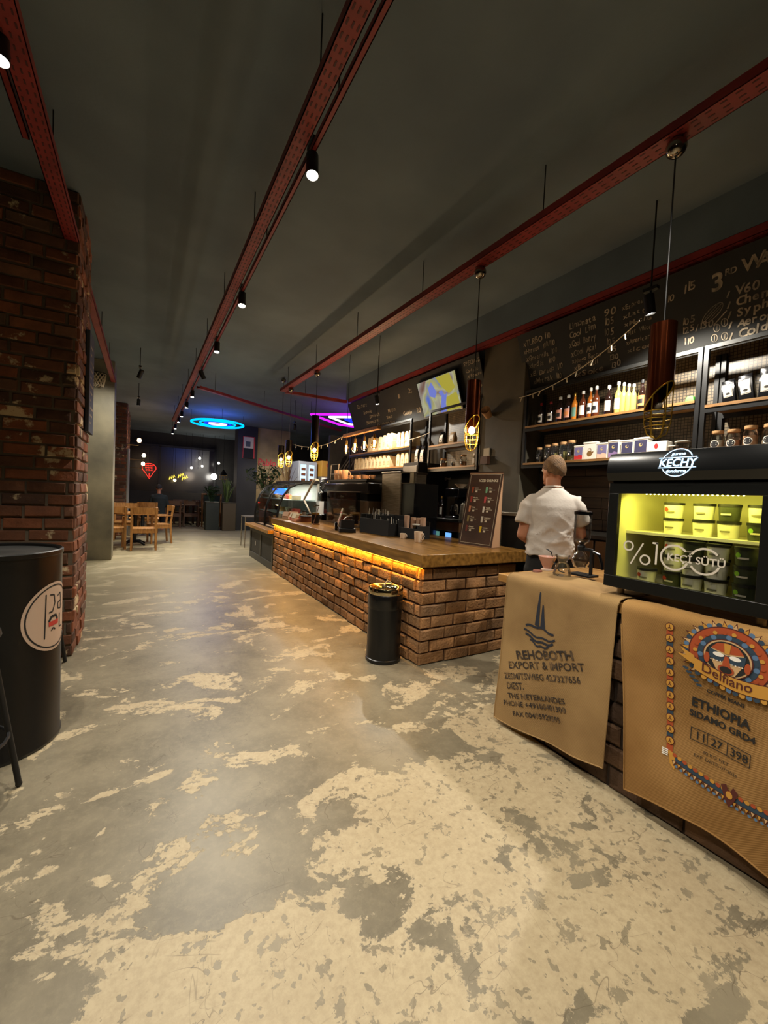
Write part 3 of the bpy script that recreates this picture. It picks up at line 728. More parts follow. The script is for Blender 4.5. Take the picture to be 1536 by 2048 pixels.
# standing barista seen from behind: local +y is forward, back faces -y
P = empty('person', (2.88, 2.20, 0), R(-46), 'person in loose white t-shirt and black trousers standing behind the counters with back turned', 'person')
b = MB()
trunk(b, [((0, 0, .93), .14, .10), ((0, 0, 1.0), .150, .11), ((0, 0, 1.1), .145, .105), ((0, 0, 1.22), .155, .11), ((0, -.01, 1.36), .165, .12), ((0, -.01, 1.46), .165, .10), ((0, -.005, 1.52), .12, .08), ((0, .0, 1.58), .062, .058)])
limb(b, [(0, -.005, 1.50), (0, .012, 1.60), (0, .02, 1.66)], [.064, .058, .058])
for sx_ in (-1, 1): limb(b, [(sx_*.085, 0, .92), (sx_*.11, .01, .52), (sx_*.115, -.02, .09)], [.078, .055, .04]); b.box(sx_*.115-.04, sx_*.115+.04, -.07, .17, .02, .08)
limb(b, [(-.160, -.01, 1.455), (-.222, -.03, 1.19), (-.15, .20, 1.12)], [.055, .042, .030]); hand(b, (-.145, .22, 1.115), (.3, 1, -.1), (0, 0, -1))
limb(b, [(.160, -.01, 1.455), (.235, .03, 1.22), (.19, .27, 1.19)], [.055, .042, .030]); hand(b, (.185, .29, 1.19), (-.2, 1, 0), (0, 0, -1))
# head turned to the left
H = Matrix.Rotation(R(34), 3, 'Z'); hc = Vector((0, .03, 1.725))
def hp(x, y, z): return hc+H@Vector((x, y, z))
def ellipsoid(b, c, rx, ry, rz, Rm, n=24):
    q = []
    for i in range(n//2+1):
        t = PI*i/(n//2); q.append([Vector(c)+Rm@Vector((rx*math.sin(t)*math.cos(2*PI*k/n)+0, ry*math.sin(t)*math.sin(2*PI*k/n), -rz*math.cos(t)))+Vector((0, 0, 0)) for k in range(n)])
    b.loft(q[1:-1])
def head(b):
    ellipsoid(b, hp(0, 0, .01), .076, .096, .106, H); ellipsoid(b, hp(0, .035, -.05), .056, .062, .07, H)
    ellipsoid(b, hp(0, .1, -.015), .012, .02, .024, H, 12); ellipsoid(b, hp(0, .085, -.095), .024, .02, .018, H, 12); ellipsoid(b, hp(0, .092, -.055), .022, .012, .009, H, 12)
    for s_ in (-1, 1):
        ellipsoid(b, hp(s_*.079, -.008, -.015), .010, .019, .031, H, 12); ellipsoid(b, hp(s_*.03, .082, .02), .02, .014, .008, H, 12)
head(b)
body = remesh(b, 'body', skin, P, .0065, 5)
def hairshell(parent, M, cut=-.02, th=.008, back=-.075):
    b = MB(); n = 40; rings = []
    for i in range(1, 19):
        t = PI*i/20; z = math.cos(t)
        ring = []
        for k in range(n):
            a = 2*PI*k/n; yy = math.sin(a)
            lim = cut+.055*max(0, yy)-(back*-1+cut)*0+(back-cut)*max(0, -yy)
            zz = max(.106*z, lim+.004*math.sin(a*9))
            tt = math.acos(max(-1, min(1, zz/.106)))
            rr = math.sin(tt)
            top_ = .012*max(0, z)
            ring.append(hp((.078+th)*rr*math.cos(a), (.097+th)*rr*math.sin(a)-.004, .01+zz*(1+(th+top_)/.106)+.003*noise.noise(Vector((a*5, t*9, 1)))))
        rings.append(ring)
    b.loft(rings); return b.build('hair', M, parent, ang=80)
hairshell(P, hair_m, -.012, .007, -.05)
b = MB()
for s_ in (-1, 1):
    e = hp(s_*.03, .092, .008); b.sph(e, .011, 10, 0); b.sph(e+H@Vector((0, .007, 0)), .006, 8, 1)
b.build('eye', [white_plastic, ink], P)
# t-shirt
b = MB()
trunk(b, [((.0, -.01, 1.035), .196, .152), ((0, -.015, 1.10), .192, .150), ((0, -.02, 1.22), .178, .138), ((0, -.02, 1.34), .186, .138), ((0, -.015, 1.43), .196, .130), ((0, -.01, 1.495), .180, .108), ((0, -.003, 1.55), .118, .086), ((0, 0, 1.585), .076, .072)])
for pts, rr in (([(-.150, -.01, 1.470), (-.185, -.015, 1.42), (-.222, -.03, 1.285)], [.064, .070, .066]), ([(.150, -.01, 1.470), (.188, .0, 1.42), (.240, .03, 1.30)], [.064, .070, .068])):
    b.sph(pts[0], rr[0], 16); b.sph(pts[1], rr[1]+.003, 16); b.cyl(pts[0], pts[1], rr[0], rr[1]); b.cyl(pts[1], pts[2], rr[1], rr[2])
def crease(p):
    z = p.z; k = .010*max(.35, min(1, (1.50-z)/.15))
    a = noise.noise(Vector((p.x*4+p.y*3, p.y*4, z*9-p.x*10)))
    c_ = noise.noise(Vector((p.x*9, p.y*5, z*4+3)))
    rid = 1-abs(noise.noise(Vector((p.x*5-z*3.2, p.y*4, z*8.5+p.x*5))))*2.6
    rid2 = 1-abs(noise.noise(Vector((p.x*6+z*2.6+7, p.y*4, z*6-p.x*4))))*2.6
    low = max(0, min(1, (1.40-z)/.2))
    return k*(.9*a+.5*c_)+low*(.013*max(0, rid)+.010*max(0, rid2)-.008)
remesh(b, 'white_shirt', shirt_m, P, .0075, 14, crease)
b = MB(); b.tube([Vector((.072*math.cos(2*PI*k/30), .005+.069*math.sin(2*PI*k/30), 1.588+.008*math.sin(2*PI*k/30)*-1)) for k in range(30)], .008, 8, closed=True); b.build('neck_band', shirt_m, P)
b = MB(); trunk(b, [((0, 0, .82), .185, .132), ((0, 0, .95), .184, .134), ((0, 0, 1.07), .168, .128)])
for sx_ in (-1, 1):
    b.sph((sx_*.09, 0, .90), .104); b.cyl((sx_*.09, 0, .92), (sx_*.112, .01, .5), .104, .078); b.cyl((sx_*.112, .01, .5), (sx_*.116, -.01, .08), .078, .068)
remesh(b, 'trousers', pants_m, P, .009, 4, lambda p: .004*noise.noise(p*9))
for sx_ in (-1, 1):
    b = MB(); b.loft([[Vector((sx_*.116+wd*math.cos(2*PI*k/16), y+.0*k, .055+hh*math.sin(2*PI*k/16))) if hh*math.sin(2*PI*k/16) > -.05 else Vector((sx_*.116+wd*math.cos(2*PI*k/16), y, .004)) for k in range(16)] for y, wd, hh in ((-.09, .03, .04), (-.07, .043, .054), (0, .046, .06), (.1, .05, .052), (.17, .045, .051), (.2, .025, .03))])
    b.build('shoe', shoe_m, P)

# far seated person, dark jacket and cap
Q = empty('person', (.42, 15.2, 0), 0, 'person in dark jacket and dark cap seated in the far room seen from behind', 'person')
jk = mat('dark_green_jacket', srgb(36, 44, 42), .9)
hc = Vector((0, .02, 1.40)); H = Matrix.Rotation(R(-14), 3, 'Z')
b = MB(); trunk(b, [((0, .02, .50), .17, .13), ((0, .0, .62), .16, .12), ((0, -.02, .85), .16, .11), ((0, -.01, 1.08), .185, .12), ((0, 0, 1.16), .14, .09), ((0, .0, 1.22), .06, .06)])
limb(b, [(0, 0, 1.18), (0, .015, 1.34)], [.06, .056]); head(b)
for s_ in (-1, 1):
    limb(b, [(s_*.1, .02, .56), (s_*.12, .44, .56), (s_*.13, .46, .1)], [.09, .065, .045]); b.box(s_*.13-.04, s_*.13+.04, .4, .64, .01, .08)
    limb(b, [(s_*.19, 0, 1.12), (s_*.25, .02, .84), (s_*.14, .26, .80)], [.055, .042, .03]); hand(b, (s_*.13, .28, .80), (-s_*.2, 1, 0), (0, 0, -1))
remesh(b, 'body', skin, Q, .009, 4)
hairshell(Q, mat('dark_cap', srgb(34, 32, 34), .8), .0, .010, -.03)
b = MB(); trunk(b, [((0, 0, .50), .2, .15), ((0, -.01, .7), .19, .14), ((0, -.02, .9), .195, .14), ((0, -.01, 1.08), .215, .14), ((0, 0, 1.17), .16, .105), ((0, 0, 1.23), .078, .075)])
for s_ in (-1, 1):
    b.sph((s_*.18, 0, 1.12), .075); b.cyl((s_*.18, 0, 1.12), (s_*.26, .02, .84), .075, .06); b.sph((s_*.26, .02, .84), .06); b.cyl((s_*.26, .02, .84), (s_*.15, .25, .80), .06, .045)
remesh(b, 'jacket', jk, Q, .01, 4, lambda p: .005*noise.noise(p*9))
b = MB()
for s_ in (-1, 1): b.sph((s_*.1, .03, .56), .1); b.cyl((s_*.1, .03, .56), (s_*.12, .44, .57), .1, .078); b.sph((s_*.12, .44, .57), .078); b.cyl((s_*.12, .44, .57), (s_*.13, .45, .1), .078, .06)
remesh(b, 'trousers', pants_m, Q, .01, 4)

# ================================================================== CHALKBOARDS AND SCREEN
BU = Vector((-.22, 0, .62)); BU.normalize(); BN = Vector((-BU.z, 0, BU.x))   # board up and outward normal
def board(name, label, y0, y1, loc):
    root = empty(name, (3.62, y1, 3.34), 0, label, 'chalkboard')
    b = MB(); L_ = y1-y0
    b.prism([(0, 0), (L_, 0), (L_, -.66), (0, -.66)], (0, 0, 0), (0, -1, 0), BU, -BN, .02); b.build('panel', board_m, root)
    return root
def bmap(y1, y, s, ang=0, o=.003):     # y,s -> local coordinates of a board whose left end is y1
    ca, sa = math.cos(ang), math.sin(ang)
    return lambda u, v: Vector((0, y-y1, 0))+Vector((0, -1, 0))*(u*ca-v*sa)+BU*(s+u*sa+v*ca)+BN*o
YR = 3.36; BR = board('chalkboard', 'big chalk menu board above the bottle shelves, right of the pillar', -.2, YR, None)
rnd = random.Random(9)
def chalkline(b, y1, s_, y, s, size, wd=None, bold=.0012, jit=1):
    sx = 1 if wd is None else wd/(len(s_)*size*.56); x = 0
    for ch in s_:
        if ch != ' ':
            b.text(ch, size*rnd.uniform(.92, 1.08), bmap(y1, y-x, s+rnd.uniform(-.006, .006)*jit, R(rnd.uniform(-5, 5))), bold=bold, sx=sx, shear=.15)
        x += size*.56*sx*(.55 if ch in 'iIl1j.,/' else 1.12 if ch in 'MWmw' else 1)
b = MB()
for s_, y, s, sz in (('xTURBO 110', 3.30, -.135, .085), ('xHermes 100/110', 3.31, -.215, .075), ('xGingerella 100', 3.29, -.305, .075), ('xIndia 100', 3.27, -.385, .075), ('xEl Dorado 110', 3.27, -.475, .075), ('xMatrak 110', 3.25, -.565, .08)):
    chalkline(b, YR, s_, y, s, sz, .46 if len(s_) > 12 else .40)
for s_, y, s, sz, n in (('Limonata', 2.72, -.13, .08, '90'), ('Cool Lim', 2.73, -.21, .08, '105'), ('xCool Berry', 2.745, -.30, .085, '105'), ('xCool Acai', 2.74, -.39, .08, '105'), ('xMango Rocco', 2.74, -.46, .062, '105'), ('xRedbull', 2.73, -.525, .062, '130'), ('xSoke', 2.72, -.60, .075, '130')):
    chalkline(b, YR, s_, y, s, sz, .30, .0014); chalkline(b, YR, n, y-.36, s, sz*1.05, .12)
for k in range(6): chalkline(b, YR, ('xEspresso', 'xLatte', 'xMocha', 'xFlat White', 'xAmericano', 'xIced')[k], 2.19, -.13-k*.075, .055, .24, .0006)
for s_, y, s, sz in (('115', 1.72, -.17, .09), ('110', 1.86, -.20, .075), ('105', 1.745, -.41, .07), ('125/130', 1.75, -.475, .07), ('110', 1.745, -.56, .07)): chalkline(b, YR, s_, y, s, sz)
chalkline(b, YR, '3', 1.53, -.24, .17, bold=.004); chalkline(b, YR, 'RD', 1.44, -.15, .06); chalkline(b, YR, 'WAVE', 1.34, -.17, .13, bold=.003)
for s_, s, sz in (('V60', -.31, .085), ('Chemex', -.385, .085), ('Syphon', -.455, .085), ('Aeropress', -.53, .075), ('Cold Brew', -.61, .09)):
    chalkline(b, YR, s_, 1.385, s, sz, bold=.002)
    for q in stroke([(0, 0), (.02, .045)], .010): b.shape(q, bmap(YR, 1.435+.0*s, s))
g = bmap(YR, 1.53, -.385)
def rotp(pts, a, k=(0, 0)): return [(x*math.cos(a)-y*math.sin(a)+k[0], x*math.sin(a)+y*math.cos(a)+k[1]) for x, y in pts]
e = rotp([(.085*math.cos(t/12*PI), .035*math.sin(t/12*PI)) for t in range(25)], R(38))
for q in stroke(e, .005): b.shape(q, g)
for q in stroke(rotp([(-.085, 0), (.085, 0)], R(38)), .005)+stroke(rotp([(-.06, .012), (.06, .018)], R(38)), .004)+stroke(rotp([(-.05, -.018), (.06, -.012)], R(38)), .004)+stroke([(.0, -.09), (.09, -.01)], .008): b.shape(q, g)
for (x, s) in ((.02, -.50), (.07, -.475), (.0, -.57), (.065, -.575)):
    for q in stroke(circ(0, 0, .02, 16, .028)+[(.02, 0)], .005)+stroke([(0, -.02), (.004, .02)], .004): b.shape(q, bmap(YR, 1.53-x, s))
b.build('chalk_writing', chalk, BR)
b = MB(); b.box(-.03, -.0, -3.56, 0, -.70, -.69) if False else None
YL = 7.86; BL_ = board('chalkboard', 'long chalk menu board left of the pillar with the tilted screen on it', 3.99, YL, None)
b = MB()
for s_, y, s, sz in (('SPECIALS', 4.30, -.11, .075), ('Cortado', 4.28, -.20, .06), ('Affogato', 4.27, -.27, .06), ('Irish', 4.27, -.34, .06), ('Lungo', 4.20, -.42, .06), ('25', 5.66, -.20, .10), ('20', 5.56, -.54, .11), ('Cookie', 5.95, -.52, .085), ('18', 6.0, -.22, .1), ('Dessert', 7.5, -.16, .11), ('Brownie', 7.3, -.30, .09), ('Sandwich', 7.1, -.40, .09), ('Cheesecake', 7.3, -.50, .09), ('Tiramisu', 6.9, -.60, .09), ('Muffin', 6.4, -.40, .08), ('Toast', 6.5, -.50, .08), ('Kurabiye', 6.6, -.60, .08)):
    chalkline(b, YL, s_, y, s, sz, None, .0014)
b.build('chalk_writing', chalk, BL_)
# screen hanging on the left board
def screen_mat():
    M = bpy.data.materials.new('screen_picture'); M.use_nodes = True; nt = M.node_tree; nt.nodes.clear(); N = nt.nodes.new; L = nt.links.new
    o = N('ShaderNodeOutputMaterial'); e = N('ShaderNodeEmission'); e.inputs[1].default_value = .8; tc = N('ShaderNodeTexCoord')
    n = N('ShaderNodeTexNoise'); n.inputs['Scale'].default_value = 3.2; n.inputs['Detail'].default_value = 1.5; n.inputs['Distortion'].default_value = .8
    r = N('ShaderNodeValToRGB'); E_ = r.color_ramp.elements; E_[0].position = .30; E_[0].color = srgb(120, 84, 70); E_[1].position = .70; E_[1].color = srgb(96, 118, 205)
    for p, c in ((.40, srgb(160, 150, 138)), (.5, srgb(186, 186, 150)), (.56, srgb(176, 170, 110)), (.62, srgb(150, 156, 150))): q = E_.new(p); q.color = c
    L(tc.outputs['Object'], n.inputs['Vector']); L(n.outputs[0], r.inputs[0]); L(r.outputs[0], e.inputs[0]); L(e.outputs[0], o.inputs[0]); return M
tv = empty('television', (3.62, 4.86, 3.34), 0, 'wide flat television showing a blurred bright picture, hung on the left chalkboard', 'television')
def tvm(o): return lambda u, v: Vector((0, -u, 0))+BU*(v-.37)+BN*o
b = MB(); b.prism([(-.46, -.27), (.46, -.27), (.46, .27), (-.46, .27)], BU*-.37+BN*.02, (0, -1, 0), BU, BN, .045); b.build('casing', black_gloss, tv, bev=.004)
b = MB(); b.shape([(-.445, -.255), (.445, -.255), (.445, .255), (-.445, .255)], tvm(.0665)); b.build('screen', screen_mat(), tv)
b = MB(); b.shape([(.02, .25), (.33, .25), (.39, .04), (.24, -.02), (.10, .12)], tvm(.068), 0); b.shape([(-.2, .14), (-.1, .21), (-.02, .05), (-.08, -.02), (-.2, .02)], tvm(.068), 1)
b.shape([(-.02, -.25), (.07, -.03), (.02, .04), (.1, .06), (.14, -.02), (.2, .0), (.13, -.14), (.12, -.25)], tvm(.0685), 1); b.shape([(.12, -.25), (.16, -.06), (.40, -.02), (.43, -.25)], tvm(.068), 0)
b.build('picture', [emis('screen_yellow', srgb(184, 172, 66), .8), emis('screen_blue', srgb(120, 132, 214), .85)], tv)

# ================================================================== SHELVES
def shelf_unit(name, label, y0, y1, x0, x1, levels, ztop, posts=True, rows=None):
    root = empty(name, (x0, y0, 0), 0, label, 'shelf unit'); W = y1-y0; D = x1-x0
    zb = min(levels)-.06
    for (x, y) in ((0, 0), (D-.03, 0), (0, W-.03), (D-.03, W-.03)):
        b = MB(); b.box(x, x+.03, y, y+.03, zb, ztop); b.build('post', black_metal, root)
    for z in levels:
        b = MB(); b.box(-.008, D, .03, W-.03, z-.022, z, 0); b.build('shelf_board', shelfwood, root)
        b = MB(); b.box(-.002, .012, 0.03, W-.03, z-.06, z-.0225, 0); b.box(D-.03, D-.004, .03, W-.03, z-.06, z-.024, 0); b.build('rail', black_metal, root)
    b = MB(); b.box(0, .03, .03, W-.03, ztop-.03, ztop); b.build('top_rail', dark_steel, root)
    return root
shelf_unit('shelf_unit', 'black metal shelf unit with syrup bottles above and tea boxes below, between pillar and freezer', 1.555, 3.27, 3.70, 4.03, (1.905, 2.315), 2.72)
shelf_unit('shelf_unit', 'black metal shelf unit above the freezer holding foil coffee bags and cork jars', .10, 1.545, 3.70, 4.03, (1.905, 2.265), 2.72)
shelf_unit('shelf_unit', 'black metal shelf unit left of the pillar under the screen', 4.0, 5.08, 3.70, 4.03, (1.92, 2.25), 2.78)
shelf_unit('shelf_unit', 'black metal shelf unit at far left stacked with white paper bags', 5.56, 7.85, 3.70, 4.03, (1.98, 2.30), 2.74)

bot_glass = {}
def bottle(label, y, h, r, body, cap, lab=None, x=3.79, z=2.317, group='bottles on the upper shelf', liquid_gloss=.12, lab2=None):
    root = empty('bottle', (x, y, z), 0, label, 'bottle', group)
    nr = r*.36
    b = MB(); b.lathe([(0, 0), (r*.95, 0), (r, .006), (r, h*.55), (r*.85, h*.64), (nr, h*.76), (nr*.9, h*.93), (0, h*.93)], 16); b.build('glass_body', body, root)
    b = MB(); b.lathe([(nr*1.02, h*.88), (nr*1.25, h*.89), (nr*1.25, h*.98), (nr, h), (0, h)], 12); b.build('cap', cap, root)
    if lab:
        b = MB(); n = 9; zz = (h*.14, h*.48)
        for k in range(-n//2, n//2):
            a0, a1 = PI+k*.26, PI+(k+1)*.26
            b.face([Vector((math.cos(a)*(r+.001), math.sin(a)*(r+.001), q)) for a, q in ((a0, zz[0]), (a1, zz[0]), (a1, zz[1]), (a0, zz[1]))], 0, True)
            if lab2: b.face([Vector((math.cos(a)*(r+.002), math.sin(a)*(r+.002), q)) for a, q in ((a0*.6+PI*.4, h*.22), (a1*.6+PI*.4, h*.22), (a1*.6+PI*.4, h*.36), (a0*.6+PI*.4, h*.36))], 1, True)
        b.build('label', [lab, lab2 or lab], root)
    return root
def gl(n, c, rough=.08): return mat(n, c, rough, coat=.6)
dkg = gl('dark_bottle_glass', srgb(34, 20, 16)); amb = gl('amber_bottle', srgb(150, 84, 30)); brn = gl('brown_syrup', srgb(88, 44, 24)); oran = gl('orange_bottle', srgb(200, 120, 40)); yel = gl('yellow_syrup', srgb(206, 186, 96)); palr = gl('pale_syrup', srgb(222, 210, 160))
redcap = mat('red_cap', srgb(150, 30, 26), .4); whitecap = mat('white_cap', srgb(240, 238, 230), .35); goldcap = mat('gold_cap', srgb(170, 130, 60), .3, .8); pinkl = mat('pink_label', srgb(214, 150, 130), .6); teal = mat('teal_label', srgb(96, 140, 126), .6); blk = mat('black_label', srgb(30, 30, 32), .6); orl = mat('orange_label', srgb(220, 140, 80), .6)
bl = [('dark wine bottle with red cap, leftmost on the upper bottle shelf', 3.10, .25, .030, dkg, redcap, label_w, blk),
 ('dark bottle with red cap and white label, second on the bottle shelf', 2.975, .245, .033, dkg, redcap, label_w, blk),
 ('dark bottle with white cap and pink label, left of its twin', 2.86, .275, .036, dkg, whitecap, pinkl, blk),
 ('dark bottle with white cap and pink label, next to the orange bottle', 2.765, .275, .036, dkg, whitecap, pinkl, orl),
 ('orange bottle with teal label and gold cap', 2.69, .28, .030, oran, goldcap, teal, None),
 ('amber syrup bottle with large blank white label right of orange bottle', 2.60, .285, .034, brn, whitecap, label_w, None),
 ('short dark syrup bottle with white cap behind the tall ones', 2.55, .25, .026, brn, whitecap, label_w, blk),
 ('tall amber syrup bottle with white cap and round label', 2.52, .30, .028, amb, whitecap, label_w, blk),
 ('tall brown syrup bottle with white cap, last before the gap', 2.46, .305, .032, brn, whitecap, label_w, blk),
 ('clear syrup bottle with tall white label, first right of the gap', 2.335, .285, .033, dkg, whitecap, label_w, None),
 ('small pale syrup bottle with white cap second right of the gap', 2.285, .265, .026, palr, whitecap, None, None),
 ('tallest pale yellow syrup bottle with white label', 2.245, .30, .030, yel, whitecap, label_w, None),
 ('yellow syrup bottle with white cap right of the tallest one', 2.195, .28, .027, yel, whitecap, None, None),
 ('yellow syrup bottle with dim cap, second from last of the yellow ones', 2.150, .26, .026, yel, whitecap, None, None),
 ('yellow syrup bottle with dim cap, last of the yellow ones', 2.105, .25, .026, yel, whitecap, None, None),
 ('dark bottle with black and orange label, rightmost on the bottle shelf', 2.03, .27, .032, dkg, blk, orl, blk)]
for i, (lb, y, h, r, bd, cp, lab, l2) in enumerate(bl): bottle(lb, y, h, r, bd, cp, lab, x=3.78+(i in (6, 10))*.07, lab2=l2)

cork = mat('cork_lid', srgb(196, 152, 104), .8)
def jar(label, y, h, r, fill, fillh, x=3.79, z=1.907, lid=cork, lab=blk, group='jars on the lower shelf', round_label=False):
    root = empty('jar', (x, y, z), 0, label, 'jar', group)
    b = MB(); b.lathe([(r*.92, .002), (r, .01), (r, h*.72), (r*.78, h*.82), (r*.74, h*.88)], 20); b.build('glass', clear, root)
    b = MB(); b.lathe([(0, .004), (r*.93, .004), (r*.93, h*fillh), (0, h*fillh)], 16); b.build('contents', fill, root)
    b = MB(); b.lathe([(0, h*.86), (r*.8, h*.86), (r*.84, h*.88), (r*.84, h*.99), (0, h)], 18); b.build('lid', lid, root)
    b = MB()
    if round_label:
        g = lambda o: (lambda u, v: Vector((-(r+o)*math.cos(u/r), -(r+o)*math.sin(u/r), h*.36+v)))
        b.shape(circ(0, 0, r*.62, 24), g(.001), 1, .02); b.shape(circ(0, 0, r*.50, 24), g(.002), 0, .02)
        for z_ in (-.006, .006): b.shape([(-.014, z_), (.014, z_), (.014, z_+.005), (-.014, z_+.005)], g(.003), 1)
    else:
        g = lambda o: (lambda u, v: Vector((-(r+o)*math.cos(u/r), -(r+o)*math.sin(u/r), h*.38+v)))
        b.shape([(-.022, -.035), (.022, -.035), (.022, .035), (-.022, .035)], g(.001), 0, .02); b.shape([(-.014, .01), (.014, .01), (.014, .018), (-.014, .018)], g(.002), 1); b.shape(circ(0, -.012, .009, 12), g(.002), 1)
    b.build('label', [lab, label_w], root); return root
herb = mat('dried_herbs', srgb(150, 140, 84), .9, c2=srgb(96, 92, 50), scale=60); dherb = mat('dark_tea', srgb(60, 48, 34), .95, c2=srgb(36, 28, 20), scale=60)
for i, (y, h, r, fl, fh) in enumerate([(3.10, .17, .032, dherb, .4), (2.99, .19, .038, dherb, .5), (2.90, .20, .038, herb, .45), (2.795, .205, .042, herb, .5), (2.70, .215, .044, herb, .25)]):
    jar('cork-lidded glass jar of dried tea, %s on the shelf above the barista' % ORD[i], y, h, r, fl, fh)
powder = mat('cream_powder', srgb(236, 220, 190), .9); cocoa = mat('cocoa_powder', srgb(196, 138, 100), .9); peach = mat('peach_powder', srgb(224, 168, 124), .9)
for i, (y, fl, fh, h) in enumerate([(1.455, powder, .55, .165), (1.355, cocoa, .5, .165), (1.255, peach, .58, .18), (1.145, powder, .35, .18), (1.03, cocoa, .5, .17)]):
    jar(('jar of cream powder with round black label, leftmost above the freezer', 'jar of brown powder with round black label, second above the freezer', 'jar of peach powder with round black label, third above the freezer', 'jar with round black label at the right picture edge', 'jar of powder just outside the right picture edge')[i], y, h, .046, fl, fh, round_label=True)
# tea boxes
def teabox(label, y, h, wd, main, band, name='tea_box', pot=False):
    root = empty(name, (3.80, y, 1.907), 0, label, 'box', 'tea boxes on the lower shelf')
    b = MB(); b.box(-.035, .04, -wd/2, wd/2, 0, h*.9, 0); b.build('carton', label_w, root, bev=.003)
    b = MB(); b.box(-.038, .043, -wd/2-.003, wd/2+.003, h*.9, h); b.build('lid', label_w, root, bev=.003)
    g = lambda o: (lambda u, v: Vector((-.036-o, -u, v)))
    b = MB()
    if not pot:
        b.shape([(-wd*.44, .01), (wd*.44, .01), (wd*.44, h*.86), (-wd*.44, h*.86)], g(0), 0)
        b.shape([(-wd*.44, .01), (wd*.44, .01), (wd*.44, h*.3), (wd*.1, h*.38), (-wd*.1, h*.3), (-wd*.44, h*.34)], g(.001), 1); b.shape(circ(0, h*.62, h*.09, 16), g(.001), 2); b.shape(circ(h*.03, h*.64, h*.05, 12), g(.002), 0)
    else:
        b.shape(circ(0, h*.34, h*.16, 20), g(0), 3); b.shape([(h*.1, h*.4), (h*.24, h*.48), (h*.22, h*.36)], g(.001), 3)
        for q in stroke([(-h*.1, h*.5), (-h*.07, h*.62), (h*.07, h*.62), (h*.1, h*.5)], .004): b.shape(q, g(.001), 3)
    b.build('printed_front', [main, band, mat('gold_print', srgb(200, 180, 120), .6), mat('brown_print', srgb(130, 96, 52), .6)], root); return root
lav = mat('lavender_print', srgb(118, 112, 156), .6); redp = mat('red_print', srgb(196, 48, 52), .6); lilac = mat('lilac_print', srgb(140, 118, 168), .6); navyp = mat('navy_print', srgb(62, 60, 92), .6); peachp = mat('peach_print', srgb(226, 190, 170), .6)
teabox('lavender tea box with red band, leftmost of the boxes', 2.605, .15, .10, lav, redp)
teabox('white tea box with brown teapot picture', 2.485, .175, .135, label_w, label_w, pot=True)
teabox('lavender tea box with peach band right of teapot box', 2.36, .155, .105, lav, peachp)
teabox('purple tea box fourth in the row', 2.25, .17, .10, navyp, lilac)
teabox('navy tea box second from the right of the row', 2.125, .16, .11, navyp, navyp)
teabox('navy tea box rightmost of the row beside the carton', 2.005, .17, .12, navyp, navyp)
b = MB(); b.box(-.05, .06, -.08, .08, 0, .12); ct = empty('cardboard_box', (3.80, 1.87, 1.907), 0, 'white takeaway carton with small red print between tea boxes and plastic tubs', 'box'); b.build('carton', label_w, ct, bev=.004)
b = MB(); b.shape(circ(0, .08, .016, 12, .022), lambda u, v: Vector((-.0512, -u, v)), 0); b.shape([(-.06, .012), (.06, .012), (.03, .03), (-.03, .03)], lambda u, v: Vector((-.0512, -u, v)), 1); b.build('print', [redp, paper_m], ct)
for i, (y, h, r) in enumerate([(1.755, .07, .035), (1.69, .10, .052)]):
    root = empty('plastic_tub', (3.79+.0*i, y, 1.907), 0, ('smaller clear plastic tub next to the carton', 'larger clear plastic tub with brown contents right of the carton')[i], 'tub')
    b = MB(); b.lathe([(r*.8, 0), (r, h)], 20); b.lathe([(0, .001), (r*.8, .001)], 20); b.build('cup', clear, root)
    b = MB(); b.lathe([(0, .004), (r*.78, .004), (r*.88, h*.5), (0, h*.5)], 16); b.build('contents', cocoa, root)
    b = MB(); b.lathe([(0, h), (r*1.05, h), (r*1.05, h+.008), (0, h+.008)], 20); b.build('lid', white_plastic, root)
b = MB(); b.loft([[Vector((x*k, y*k, z)) for x, y in ((-.02, -.035), (.02, -.035), (.02, .035), (-.02, .035))] for z, k in ((0, 1), (.05, .75), (.06, .45))]); tag(b.build('green_pot', mat('bright_green', srgb(70, 190, 50), .5), None, .003, loc=(3.80, 1.66, 2.317)), 'small bright green container on the right end of the bottle shelf', 'container')
# foil bags
foil = mat('black_foil', srgb(24, 24, 27), .25, .4)
def coffee_bag(label, y, h, wd, tilt=0, x=3.80, z=2.267, M=foil, lab=True, group='foil coffee bags on the upper right shelf', name='coffee_bag', th=.035, cat='bag'):
    root = empty(name, (x, y, z), 0, label, cat, group); root.rotation_euler = (R(tilt), 0, 0)
    b = MB(); rings = []
    for t, k, d in ((0, .96, .9), (.06, 1, 1), (.5, 1, .95), (.8, .98, .45), (.92, .97, .12), (1, .97, .10)):
        rings.append([Vector((dx*th*d, dy*wd/2*k+.002*math.sin(t*9+dy), t*h)) for dx, dy in ((-1, -.9), (-1, 0), (-1, .9), (-.4, 1), (.4, 1), (1, .9), (1, 0), (1, -.9), (.4, -1), (-.4, -1))])
    b.loft(rings); b.build('pouch', M, root, ang=50)
    if lab:
        b = MB(); g = lambda o: (lambda u, v: Vector((-th*1.0-o+max(0, v/h-.52)*th*1.8, -u, v)))
        for sc_, mi, o in ((1, 0, .001), (.92, 1, .002), (.88, 0, .003)): b.shape([(-wd*.33*sc_, h*(.5-.28*sc_)), (wd*.33*sc_, h*(.5-.28*sc_)), (wd*.33*sc_, h*(.5+.28*sc_)), (-wd*.33*sc_, h*(.5+.28*sc_))], g(o), mi, .03)
        b.shape(circ(0, h*.36, .014, 14, .009), g(.004), 1)
        b.build('label', [mat('grey_label', srgb(190, 184, 172), .6), ink], root)
    return root
coffee_bag('black foil coffee bag with grey label, leftmost, leaning', 1.39, .175, .085, -9, z=2.277)
coffee_bag('black foil coffee bag with grey label, second from left, leaning', 1.285, .195, .09, -9, z=2.277)
